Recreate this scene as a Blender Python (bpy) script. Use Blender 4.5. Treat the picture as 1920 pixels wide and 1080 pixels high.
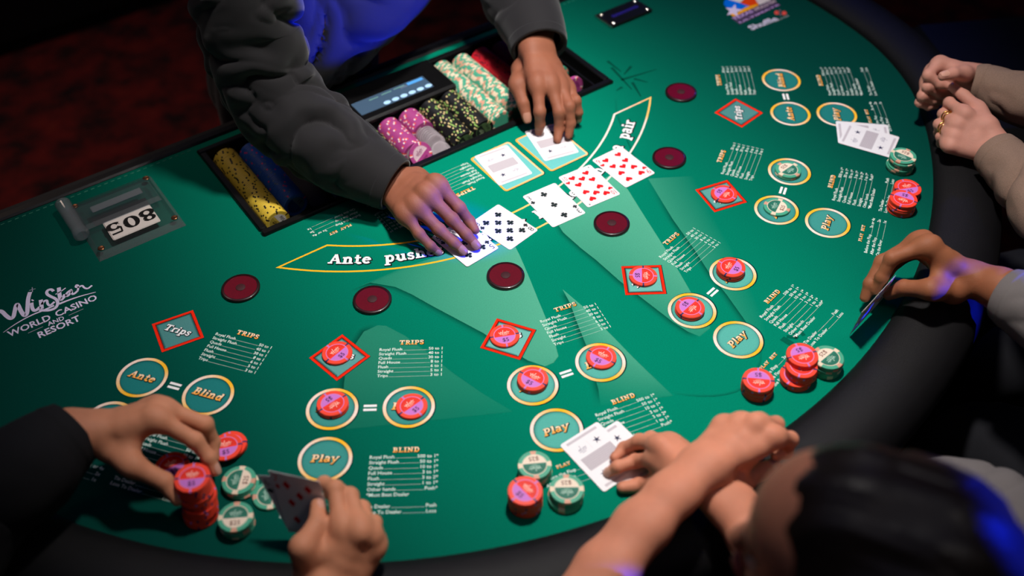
import bpy, bmesh, math, random
import numpy as np
from mathutils import Vector, Matrix, noise as mnoise

random.seed(7)
D = bpy.data
SC = bpy.context.scene
COL = SC.collection
for o in list(D.objects):
    D.objects.remove(o)
R = math.radians
TZ = 0.78                      # height of the playing surface above the floor

# ------------------------------------------------------------------ camera
F_PX, PITCH, ROLL, CAM_H = 1948.396, 0.79927945, -0.01701587, 1.10572988
TABLE_C, TABLE_A = (-0.2061678, 1.55748241), R(34.55)
_cp, _sp, _cr, _sr = math.cos(PITCH), math.sin(PITCH), math.cos(ROLL), math.sin(ROLL)


def _to_table(v, point=True):
    x, y, z = v
    if point:
        x -= TABLE_C[0]
        y -= TABLE_C[1]
    c, s = math.cos(TABLE_A), math.sin(TABLE_A)
    return Vector((x * c + y * s, -x * s + y * c, z))


_fw = Vector((0, _cp, -_sp))
_r = Vector((1, 0, 0))
_u = Vector((0, _sp, _cp))
CAM_F = _to_table(_fw, False)
CAM_R = _to_table(_cr * _r + _sr * _u, False)
CAM_U = _to_table(-_sr * _r + _cr * _u, False)
CAM_P = _to_table((0, 0, CAM_H)) + Vector((0, 0, TZ))


def U(px, py, z=0.0):
    """point of the place seen at a pixel of the photograph, z metres above the felt"""
    d = CAM_F + CAM_R * ((px - 960) / F_PX) - CAM_U * ((py - 540) / F_PX)
    t = (z + TZ - CAM_P.z) / d.z
    return CAM_P + d * t


cam_d = D.cameras.new('camera')
cam = D.objects.new('camera', cam_d)
COL.objects.link(cam)
cam.matrix_world = Matrix(((CAM_R.x, CAM_U.x, -CAM_F.x, CAM_P.x), (CAM_R.y, CAM_U.y, -CAM_F.y, CAM_P.y),
                           (CAM_R.z, CAM_U.z, -CAM_F.z, CAM_P.z), (0, 0, 0, 1)))
cam_d.sensor_width = 36.0
cam_d.lens = 36.0 * F_PX / 1920.0
cam_d.clip_start = 0.02
cam_d.dof.use_dof = True
cam_d.dof.focus_distance = 1.56
cam_d.dof.aperture_fstop = 2.0
SC.camera = cam

# ------------------------------------------------------------------ light
SC.view_settings.view_transform = 'Standard'
SC.view_settings.look = 'None'
SC.view_settings.gamma = 1.0
SC.view_settings.use_curve_mapping = False
SC.view_settings.exposure = 0.0
W = D.worlds.new('casino_gloom')
SC.world = W
W.use_nodes = True
W.node_tree.nodes['Background'].inputs[0].default_value = (0.35, 0.34, 0.42, 1)
W.node_tree.nodes['Background'].inputs[1].default_value = 0.035


def aim(o, target):
    o.rotation_euler = (Vector(target) - o.location).to_track_quat('-Z', 'Y').to_euler()


def spot(name, loc, target, power, color, angle, blend, size):
    l = D.lights.new(name, 'SPOT')
    l.energy = power
    l.color = color
    l.spot_size = R(angle)
    l.spot_blend = blend
    l.shadow_soft_size = size
    o = D.objects.new(name, l)
    COL.objects.link(o)
    o.location = loc
    aim(o, target)
    return o


def area(name, loc, target, power, color, size):
    l = D.lights.new(name, 'AREA')
    l.energy = power
    l.color = color
    l.shape = 'DISK'
    l.size = size
    o = D.objects.new(name, l)
    COL.objects.link(o)
    o.location = loc
    aim(o, target)
    return o


# ceiling downlights, blue stage lights from the aisle side, added tray, aisle and ambient fills
spot('ceiling_downlight', (0.13, -0.50, TZ + 1.75), (0.09, -0.50, TZ), 148, (1.0, 0.94, 0.89), 66, 0.95, 0.07)
spot('tray_fill', (0.10, -0.85, TZ + 1.75), (0.06, -0.13, TZ), 58, (1.0, 0.94, 0.90), 22, 0.7, 0.06)  # added lamp that brightens the tray chips below the dealer
spot('aisle_fill', (-0.1, -1.75, TZ + 1.7), (-0.2, -0.98, TZ), 5, (1.0, 0.90, 0.84), 62, 1.0, 0.15)  # added weak lamp lifting the armrest on the near side
BLUE = (0.005, 0.022, 1.0)
RIG = Vector((1.10, -2.05, TZ + 0.46))        # row of blue beam lights in the aisle
spot('blue_beam_dealer', RIG, (-0.05, 0.02, TZ + 0.29), 1900, BLUE, 9.0, 0.2, 0.012)
spot('blue_beam_fingers', RIG + Vector((0.06, 0.02, 0.79)), (-0.092, -0.372, TZ + 0.035), 620, BLUE, 3.5, 0.3, 0.012)
spot('blue_beam_wrist', RIG + Vector((0.12, 0.04, 0.34)), (0.415, -1.005, TZ + 0.085), 430, BLUE, 5.0, 0.2, 0.010)
HEAD_B = CAM_P + (CAM_F + CAM_R * ((1610 - 960) / F_PX) - CAM_U * ((1075 - 540) / F_PX)) * .86    # where the dark-haired player's head is
spot('blue_beam_aisle', (0.72, -2.20, TZ + 1.85), HEAD_B + CAM_R * 0.085 + Vector((0, 0, 0.05)), 1500, BLUE, 4.3, 0.4, 0.012)
spot('blue_stage_light_rear', (2.3, 0.9, TZ + 1.6), (0.45, -0.1, TZ), 14, (0.04, 0.10, 1.0), 44, 0.6, 0.05)
spot('carpet_downlight', (-0.9, 1.2, TZ + 1.9), (-0.65, 0.75, 0), 40, (1.0, 0.75, 0.6), 75, 1.0, 0.3)
area('ambient_fill', (0, 0.2, 3.15), (0, 0.2, 0), 8, (0.55, 0.60, 1.0), 5.0)  # added area lamp standing in for ambient light


# ------------------------------------------------------------------ helpers
def lin(c):
    return tuple(((v / 255) / 12.92 if v / 255 <= 0.04045 else ((v / 255 + 0.055) / 1.055) ** 2.4) for v in c)


def mat(name, rgb, rough=0.6, metal=0.0, spec=0.5, noise=0.0, nscale=200.0, bump=0.0, bscale=600.0, trans=0.0,
        emit=0.0, sss=0.0, sheen=0.0, coat=0.0, ior=1.45, linear=False):
    m = D.materials.new(name)
    m.use_nodes = True
    nt = m.node_tree
    b = nt.nodes['Principled BSDF']
    c = rgb if linear else lin(rgb)
    b.inputs['Base Color'].default_value = (*c, 1)
    b.inputs['Roughness'].default_value = rough
    b.inputs['Metallic'].default_value = metal
    b.inputs['Specular IOR Level'].default_value = spec
    b.inputs['Transmission Weight'].default_value = trans
    b.inputs['IOR'].default_value = ior
    b.inputs['Sheen Weight'].default_value = sheen
    b.inputs['Coat Weight'].default_value = coat
    if sss:
        b.inputs['Subsurface Weight'].default_value = sss
        b.inputs['Subsurface Radius'].default_value = (0.006, 0.0025, 0.0015)
        b.inputs['Subsurface Scale'].default_value = 0.6
    if emit:
        b.inputs['Emission Color'].default_value = (*c, 1)
        b.inputs['Emission Strength'].default_value = emit
    tc = nt.nodes.new('ShaderNodeTexCoord')
    if noise:
        n = nt.nodes.new('ShaderNodeTexNoise')
        n.inputs['Scale'].default_value = nscale
        n.inputs['Detail'].default_value = 4
        nt.links.new(tc.outputs['Object'], n.inputs['Vector'])
        mx = nt.nodes.new('ShaderNodeMix')
        mx.data_type = 'RGBA'
        mx.inputs['A'].default_value = (*[v * (1 - noise) for v in c], 1)
        mx.inputs['B'].default_value = (*[min(1, v * (1 + noise)) for v in c], 1)
        nt.links.new(n.outputs['Fac'], mx.inputs['Factor'])
        nt.links.new(mx.outputs['Result'], b.inputs['Base Color'])
    if bump:
        n2 = nt.nodes.new('ShaderNodeTexNoise')
        n2.inputs['Scale'].default_value = bscale
        n2.inputs['Detail'].default_value = 3
        nt.links.new(tc.outputs['Object'], n2.inputs['Vector'])
        bp = nt.nodes.new('ShaderNodeBump')
        bp.inputs['Strength'].default_value = bump
        bp.inputs['Distance'].default_value = 0.001
        nt.links.new(n2.outputs['Fac'], bp.inputs['Height'])
        nt.links.new(bp.outputs['Normal'], b.inputs['Normal'])
    return m


def attr_mat(name, rough=0.8, bump=0.0, bscale=900.0, speck=0.0):
    """flat print: colour comes from the printed colour of each piece"""
    m = mat(name, (255, 255, 255), rough, bump=bump, bscale=bscale, spec=(0.05 if speck else 0.3))
    nt = m.node_tree
    b = nt.nodes['Principled BSDF']
    a = nt.nodes.new('ShaderNodeAttribute')
    a.attribute_name = 'Col'
    if speck:
        tc = nt.nodes.new('ShaderNodeTexCoord')
        n = nt.nodes.new('ShaderNodeTexNoise')
        n.inputs['Scale'].default_value = 700
        n.inputs['Detail'].default_value = 2
        nt.links.new(tc.outputs['Object'], n.inputs['Vector'])
        mr = nt.nodes.new('ShaderNodeMapRange')
        mr.inputs['From Min'].default_value = 0.25
        mr.inputs['From Max'].default_value = 0.75
        mr.inputs['To Min'].default_value = 1 - speck
        mr.inputs['To Max'].default_value = 1 + speck
        nt.links.new(n.outputs['Fac'], mr.inputs['Value'])
        mul = nt.nodes.new('ShaderNodeVectorMath')
        mul.operation = 'SCALE'
        nt.links.new(a.outputs['Color'], mul.inputs[0])
        nt.links.new(mr.outputs['Result'], mul.inputs['Scale'])
        nt.links.new(mul.outputs['Vector'], b.inputs['Base Color'])
    else:
        nt.links.new(a.outputs['Color'], b.inputs['Base Color'])
    return m


M = {}
M['print'] = attr_mat('felt_print', 0.85, 0.25, 1100, 0.10)
M['card_print'] = attr_mat('card_print', 0.42)
M['chip_print'] = attr_mat('chip_print', 0.5)
M['rail'] = mat('black_leatherette', (14, 13, 15), 0.55, spec=0.3, noise=0.25, nscale=40, bump=0.5, bscale=900, sheen=0.0)
M['black'] = mat('black_plastic', (12, 12, 13), 0.35, noise=0.3, nscale=60, bump=0.15, bscale=1500)
M['blackmat'] = mat('black_matt', (9, 9, 10), 0.7, noise=0.3, nscale=40)
M['chair'] = mat('black_upholstery', (11, 10, 11), 0.6, noise=0.3, nscale=30, bump=0.3, bscale=300)
M['chrome'] = mat('chrome', (225, 220, 215), 0.22, metal=1.0, noise=0.1, nscale=90)
M['brass'] = mat('screw_brass', (120, 80, 55), 0.35, metal=0.9, noise=0.2, nscale=300)
def clear_mat(name, tint, haze):
    m = mat(name, tint, 0.04, bump=0.03, bscale=40)
    nt = m.node_tree
    out = nt.nodes['Material Output']
    tr = nt.nodes.new('ShaderNodeBsdfTransparent')
    tr.inputs[0].default_value = (*lin(tint), 1)
    gl = nt.nodes.new('ShaderNodeBsdfGlossy')
    gl.inputs['Roughness'].default_value = 0.06
    df = nt.nodes.new('ShaderNodeBsdfDiffuse')
    df.inputs[0].default_value = (0.75, 0.78, 0.8, 1)
    fr = nt.nodes.new('ShaderNodeFresnel')
    fr.inputs['IOR'].default_value = 1.6
    m1 = nt.nodes.new('ShaderNodeMixShader')
    m2 = nt.nodes.new('ShaderNodeMixShader')
    m1.inputs[0].default_value = haze
    nt.links.new(tr.outputs[0], m1.inputs[1])
    nt.links.new(df.outputs[0], m1.inputs[2])
    ge = nt.nodes.new('ShaderNodeNewGeometry')
    iv = nt.nodes.new('ShaderNodeMath')
    iv.operation = 'SUBTRACT'
    iv.inputs[0].default_value = 1.0
    mu = nt.nodes.new('ShaderNodeMath')
    mu.operation = 'MULTIPLY'
    nt.links.new(ge.outputs['Backfacing'], iv.inputs[1])
    nt.links.new(fr.outputs[0], mu.inputs[0])
    nt.links.new(iv.outputs[0], mu.inputs[1])
    nt.links.new(mu.outputs[0], m2.inputs[0])
    nt.links.new(m1.outputs[0], m2.inputs[1])
    nt.links.new(gl.outputs[0], m2.inputs[2])
    nt.links.new(m2.outputs[0], out.inputs['Surface'])
    return m


M['acrylic'] = clear_mat('clear_acrylic', (240, 244, 246), 0.018)
M['acrylic_edge'] = clear_mat('acrylic_edge', (215, 220, 226), 0.11)
M['lammer'] = mat('frosted_plastic', (235, 225, 230), 0.25, trans=0.75, ior=1.3, noise=0.08)
M['card'] = mat('card_stock', (238, 236, 238), 0.42, noise=0.02, nscale=80)
M['gold'] = mat('gold_ring', (225, 180, 95), 0.18, metal=1.0, noise=0.08, nscale=200)
M['plate'] = mat('ivory_plate', (214, 205, 198), 0.5, noise=0.04, nscale=50)
M['ink'] = mat('black_ink', (6, 6, 6), 0.5, noise=0.2, nscale=90)
M['disc'] = mat('dark_red_lens', (98, 4, 24), 0.30, noise=0.25, nscale=350, coat=0.2)
M['disc_hub'] = mat('disc_hub', (58, 10, 18), 0.7, noise=0.4, nscale=400)
M['disc_rim'] = mat('disc_rim', (36, 8, 12), 0.35, noise=0.3, nscale=200, coat=0.3)
M['screen'] = mat('lcd_screen', (58, 78, 98), 0.25, noise=0.1, nscale=30, emit=0.55)
M['lcd_btn'] = mat('lcd_button', (150, 185, 215), 0.3, emit=0.75, noise=0.05)
M['lcd_blue'] = mat('lcd_blue_bar', (70, 140, 205), 0.3, emit=0.7, noise=0.05)
M['slotblue'] = mat('slot_blue_reflection', (70, 60, 190), 0.22, metal=0.7, noise=0.1)  # blue light reflected in the slot is put into the colour

def skin(name, rgb, rough=0.58):
    m = mat(name, rgb, rough, spec=0.32, noise=0.17, nscale=38, sss=0.08)
    nt = m.node_tree
    b = nt.nodes['Principled BSDF']
    tc = nt.nodes.new('ShaderNodeTexCoord')
    vo = nt.nodes.new('ShaderNodeTexVoronoi')
    vo.inputs['Scale'].default_value = 1000
    n1 = nt.nodes.new('ShaderNodeTexNoise')
    n1.inputs['Scale'].default_value = 95
    n1.inputs['Detail'].default_value = 5
    n1.inputs['Roughness'].default_value = 0.7
    ad = nt.nodes.new('ShaderNodeMath')
    ad.operation = 'MULTIPLY_ADD'
    ad.inputs[1].default_value = 0.35
    bp = nt.nodes.new('ShaderNodeBump')
    bp.inputs['Strength'].default_value = 0.32
    bp.inputs['Distance'].default_value = 0.0014
    for t in (vo, n1):
        nt.links.new(tc.outputs['Object'], t.inputs['Vector'])
    nt.links.new(vo.outputs['Distance'], ad.inputs[0])
    nt.links.new(n1.outputs['Fac'], ad.inputs[2])
    nt.links.new(ad.outputs[0], bp.inputs['Height'])
    nt.links.new(bp.outputs['Normal'], b.inputs['Normal'])
    return m


M['sk_dealer'] = skin('skin_deep_brown', (146, 90, 67))
M['sk_a'] = skin('skin_tan', (206, 138, 104))
M['sk_b'] = skin('skin_tan_pink', (214, 140, 110))
M['sk_c'] = skin('skin_brown', (150, 92, 62))
M['sk_d'] = skin('skin_light', (204, 144, 126))
M['nail_d'] = mat('fingernail_pale_brown', (172, 124, 104), 0.3, noise=0.06, nscale=200)
M['nail'] = mat('fingernail_pink', (214, 160, 140), 0.28, noise=0.05, nscale=200)
M['shirt'] = mat('charcoal_shirt_cloth', (19, 17, 20), 0.85, noise=0.12, nscale=900, bump=0.25, bscale=1600, sheen=0.15)
M['shaded_shirt'] = mat('shaded_shirt_cloth', (16, 16, 19), 0.8, noise=0.12, nscale=900, bump=0.2, bscale=1600, sheen=0.1)  # torso of the charcoal shirt, chest shade put into a darker colour
M['blackknit'] = mat('black_knit', (15, 15, 17), 0.9, noise=0.25, nscale=500, bump=0.4, bscale=900)
M['greyknit'] = mat('grey_jersey', (112, 106, 104), 0.9, noise=0.15, nscale=700, bump=0.4, bscale=1000)
M['taupe'] = mat('taupe_wool', (142, 116, 100), 0.95, noise=0.25, nscale=500, bump=0.7, bscale=700)
M['darkcloth'] = mat('dark_navy_cloth', (16, 17, 24), 0.9, noise=0.2, nscale=300, bump=0.3, bscale=700)
M['hair'] = mat('dark_brown_hair', (34, 25, 22), 0.42, noise=0.35, nscale=60, bump=0.5, bscale=250)
M['eye'] = mat('eye_white', (225, 220, 215), 0.2, noise=0.02)
M['iris'] = mat('dark_iris', (30, 18, 10), 0.15, noise=0.1)
M['lip'] = mat('lips', (160, 84, 78), 0.4, noise=0.08)


def new_mesh(name, verts, faces, mats=(), fmat=None, smooth=False):
    me = D.meshes.new(name)
    me.from_pydata([tuple(v) for v in verts], [], [tuple(f) for f in faces])
    for m in mats:
        me.materials.append(m)
    if fmat is not None:
        me.polygons.foreach_set('material_index', list(fmat))
    if smooth:
        me.polygons.foreach_set('use_smooth', [True] * len(me.polygons))
    me.update()
    return me


def link(name, me, parent=None, loc=None, rz=None):
    o = D.objects.new(name, me)
    COL.objects.link(o)
    if loc is not None:
        o.location = loc
    if rz is not None:
        o.rotation_euler = (0, 0, rz)
    if parent is not None:
        o.parent = parent
    return o


def tag(o, label=None, cat=None, group=None, kind=None):
    if label:
        o['label'] = label
    if cat:
        o['category'] = cat
    if group:
        o['group'] = group
    if kind:
        o['kind'] = kind
    return o


def empty(name, loc, rz=0.0):
    o = D.objects.new(name, None)
    COL.objects.link(o)
    o.empty_display_size = 0.03
    o.location = loc
    o.rotation_euler = (0, 0, rz)
    return o


class MB:
    """collects boxes, lathes and prisms into one mesh"""

    def __init__(s):
        s.v, s.f, s.m = [], [], []

    def add(s, verts, faces, mi=0):
        b = len(s.v)
        s.v += [tuple(v) for v in verts]
        s.f += [tuple(i + b for i in f) for f in faces]
        s.m += [mi] * len(faces)
        return s

    def frustum(s, x0, x1, y0, y1, z0, z1, inset=0.0, mi=0):
        """box whose top is inset (bevelled look)"""
        i = inset
        v = [(x0, y0, z0), (x1, y0, z0), (x1, y1, z0), (x0, y1, z0),
             (x0 + i, y0 + i, z1), (x1 - i, y0 + i, z1), (x1 - i, y1 - i, z1), (x0 + i, y1 - i, z1)]
        return s.add(v, [(3, 2, 1, 0), (4, 5, 6, 7), (0, 1, 5, 4), (1, 2, 6, 5), (2, 3, 7, 6), (3, 0, 4, 7)], mi)

    def box(s, x0, x1, y0, y1, z0, z1, bev=0.0, mi=0):
        if bev:
            b = bev
            pr = [(0, z0 + b), (0, z1 - b), (b, z1)]
            v, f = [], []
            rings = [(b, z0), (0, z0 + b), (0, z1 - b), (b, z1)]
            for (i, z) in rings:
                v += [(x0 + i, y0 + b, z), (x0 + b, y0 + i, z), (x1 - b, y0 + i, z), (x1 - i, y0 + b, z),
                      (x1 - i, y1 - b, z), (x1 - b, y1 - i, z), (x0 + b, y1 - i, z), (x0 + i, y1 - b, z)]
            for k in range(3):
                for j in range(8):
                    a, c = k * 8 + j, k * 8 + (j + 1) % 8
                    f.append((a, c, c + 8, a + 8))
            f.append(tuple(range(7, -1, -1)))
            f.append(tuple(range(24, 32)))
            return s.add(v, f, mi)
        return s.frustum(x0, x1, y0, y1, z0, z1, 0, mi)

    def lathe(s, prof, n=32, mi=0, c=(0, 0, 0), cap0=True, cap1=True):
        v, f = [], []
        for (r, z) in prof:
            for j in range(n):
                a = 2 * math.pi * j / n
                v.append((c[0] + r * math.cos(a), c[1] + r * math.sin(a), c[2] + z))
        k = len(prof)
        for i in range(k - 1):
            for j in range(n):
                a, b = i * n + j, i * n + (j + 1) % n
                f.append((a, b, b + n, a + n))
        if cap0:
            f.append(tuple(range(n - 1, -1, -1)))
        if cap1:
            f.append(tuple(range((k - 1) * n, k * n)))
        return s.add(v, f, mi)

    def tube(s, pts, r, n=10, mi=0, cap=True):
        pts = [Vector(p) for p in pts]
        v, f = [], []
        up = Vector((0, 0, 1))
        for i, p in enumerate(pts):
            t = (pts[min(i + 1, len(pts) - 1)] - pts[max(i - 1, 0)]).normalized()
            if abs(t.dot(up)) > 0.95:
                up = Vector((1, 0, 0))
            a = t.cross(up).normalized()
            b = a.cross(t)
            rr = r[i] if isinstance(r, (list, tuple)) else r
            for j in range(n):
                an = 2 * math.pi * j / n
                v.append(p + a * (rr * math.cos(an)) + b * (rr * math.sin(an)))
        for i in range(len(pts) - 1):
            for j in range(n):
                a, b = i * n + j, i * n + (j + 1) % n
                f.append((a, a + n, b + n, b))
        if cap:
            f.append(tuple(range(n)))
            f.append(tuple(range(len(v) - 1, len(v) - n - 1, -1)))
        return s.add(v, f, mi)

    def mesh(s, name, mats, smooth=False):
        return new_mesh(name, s.v, s.f, mats, s.m, smooth)

    def build(s, name, m, parent=None, loc=None, smooth=False, rz=None):
        ms = m if isinstance(m, (list, tuple)) else [m]
        return link(name, s.mesh(name, ms, smooth), parent, loc, rz)


def auto_smooth(o, ang=35):
    me = o.data
    me.polygons.foreach_set('use_smooth', [True] * len(me.polygons))
    try:
        me.set_sharp_from_angle(angle=R(ang))
    except Exception:
        pass
    return o


# ------------------------------------------------------------------ print (flat coloured pieces)
_tcache = {}


def text2d(s, bold=0.0, shear=0.0, spacing=1.0):
    """triangulated outline of a line of text, font size 1, baseline start at the origin"""
    key = (s, bold, shear, spacing)
    if key in _tcache:
        return _tcache[key]
    cu = D.curves.new('t', 'FONT')
    cu.body = s
    cu.size = 1.0
    cu.offset = bold
    cu.shear = shear
    cu.space_character = spacing
    cu.resolution_u = 2
    cu.fill_mode = 'FRONT'
    ob = D.objects.new('t', cu)
    COL.objects.link(ob)
    dg = bpy.context.evaluated_depsgraph_get()
    me = D.meshes.new_from_object(ob.evaluated_get(dg), depsgraph=dg)
    v = [(p.co.x, p.co.y) for p in me.vertices]
    f = [tuple(p.vertices) for p in me.polygons]
    D.objects.remove(ob)
    D.curves.remove(cu)
    D.meshes.remove(me)
    w = max((p[0] for p in v), default=0)
    _tcache[key] = (v, f, w)
    return _tcache[key]


class Pr:
    def __init__(s):
        s.v, s.f, s.c = [], [], []

    def add(s, v2, faces, col, z, cols=None):
        b = len(s.v)
        s.v += [(p[0], p[1], z) for p in v2]
        for f in faces:
            s.f.append(tuple(i + b for i in f))
            s.c.append([(cols[i] if cols else col) for i in f])

    def poly(s, pts, col, z, cols=None):
        a = sum(pts[i][0] * pts[(i + 1) % len(pts)][1] - pts[(i + 1) % len(pts)][0] * pts[i][1] for i in range(len(pts)))
        idx = list(range(len(pts)))
        if a < 0:
            idx.reverse()
        s.add(pts, [idx], col, z, cols)

    def disc(s, x, y, r, col, z, n=40):
        s.poly([(x + r * math.cos(2 * math.pi * i / n), y + r * math.sin(2 * math.pi * i / n)) for i in range(n)], col, z)

    def ring(s, x, y, r0, r1, col, z, n=48, colf=None):
        v, f, cs = [], [], []
        for i in range(n):
            a = 2 * math.pi * i / n
            c = colf(a) if colf else col
            v += [(x + r0 * math.cos(a), y + r0 * math.sin(a)), (x + r1 * math.cos(a), y + r1 * math.sin(a))]
            cs += [c, c]
        for i in range(n):
            a, b = 2 * i, 2 * ((i + 1) % n)
            f.append((a, a + 1, b + 1, b))
        s.add(v, f, col, z, cs)

    def stroke(s, pts, w, col, z, colf=None, close=False, caps=True):
        """band along a polyline; w a number or a list"""
        n = len(pts)
        P = [Vector((p[0], p[1])) for p in pts]
        v, f = [], []
        for i in range(n):
            a = P[(i - 1) % n] if (close or i > 0) else None
            b = P[(i + 1) % n] if (close or i < n - 1) else None
            d0 = (P[i] - a).normalized() if a is not None else None
            d1 = (b - P[i]).normalized() if b is not None else None
            if d0 is None:
                d0 = d1
            if d1 is None:
                d1 = d0
            nrm = Vector((-(d0.y + d1.y), d0.x + d1.x))
            if nrm.length < 1e-9:
                nrm = Vector((-d0.y, d0.x))
            nrm.normalize()
            cosn = max(0.45, nrm.dot(Vector((-d0.y, d0.x))))
            hw = (w[i] if isinstance(w, (list, tuple)) else w) / 2 / cosn
            v += [P[i] + nrm * hw, P[i] - nrm * hw]
        m = n if close else n - 1
        for i in range(m):
            a, b = 2 * i, 2 * ((i + 1) % n)
            f.append((a, a + 1, b + 1, b))
        cs = [colf(p) for p in v] if colf else None
        s.add(v, f, col, z, cs)

    def text(s, t, x, y, size, col, z, align='L', bold=0.0, shear=0.0, rot=0.0, spacing=1.0, sx=1.0):
        v, f, w = text2d(t, bold, shear, spacing)
        off = {'L': 0, 'C': -w / 2, 'R': -w}[align]
        c, sn = math.cos(rot), math.sin(rot)
        vv = []
        for (a, b) in v:
            a = (a + off) * size * sx
            b = b * size
            vv.append((x + a * c - b * sn, y + a * sn + b * c))
        s.add(vv, f, col, z)
        return w * size * sx

    def text_fit(s, t, p0, p1, h, col, z, bold=0.0, shear=0.0, bend=0.0):
        """text whose baseline runs from p0 to p1, capitals h high"""
        v, f, w = text2d(t, bold, shear)
        P0, P1 = Vector(p0), Vector(p1)
        d = P1 - P0
        L = d.length
        d.normalize()
        nn = Vector((-d.y, d.x))
        vv = []
        for (a, b) in v:
            t_ = a / w
            q = P0 + d * (t_ * L) + nn * (b / 0.70 * h + bend * 4 * t_ * (1 - t_))
            vv.append((q.x, q.y))
        s.add(vv, f, col, z)

    def mesh(s, name, m, T=None):
        me = D.meshes.new(name)
        me.from_pydata(s.v, [], s.f)
        at = me.color_attributes.new('Col', 'FLOAT_COLOR', 'CORNER')
        flat = []
        for cs in s.c:
            for c in cs:
                flat += [c[0], c[1], c[2], 1.0]
        at.data.foreach_set('color', flat)
        me.materials.append(m)
        me.update()
        return me


# western slab lettering: strokes in a box one capital high
def arc(cx, cy, rx, ry, a0, a1, n=9):
    return [(cx + rx * math.cos(R(a0 + (a1 - a0) * i / n)), cy + ry * math.sin(R(a0 + (a1 - a0) * i / n))) for i in range(n + 1)]


def _sr(x, y, w=0.40):
    return ([(x - w / 2, y), (x + w / 2, y)], 0.14)


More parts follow.
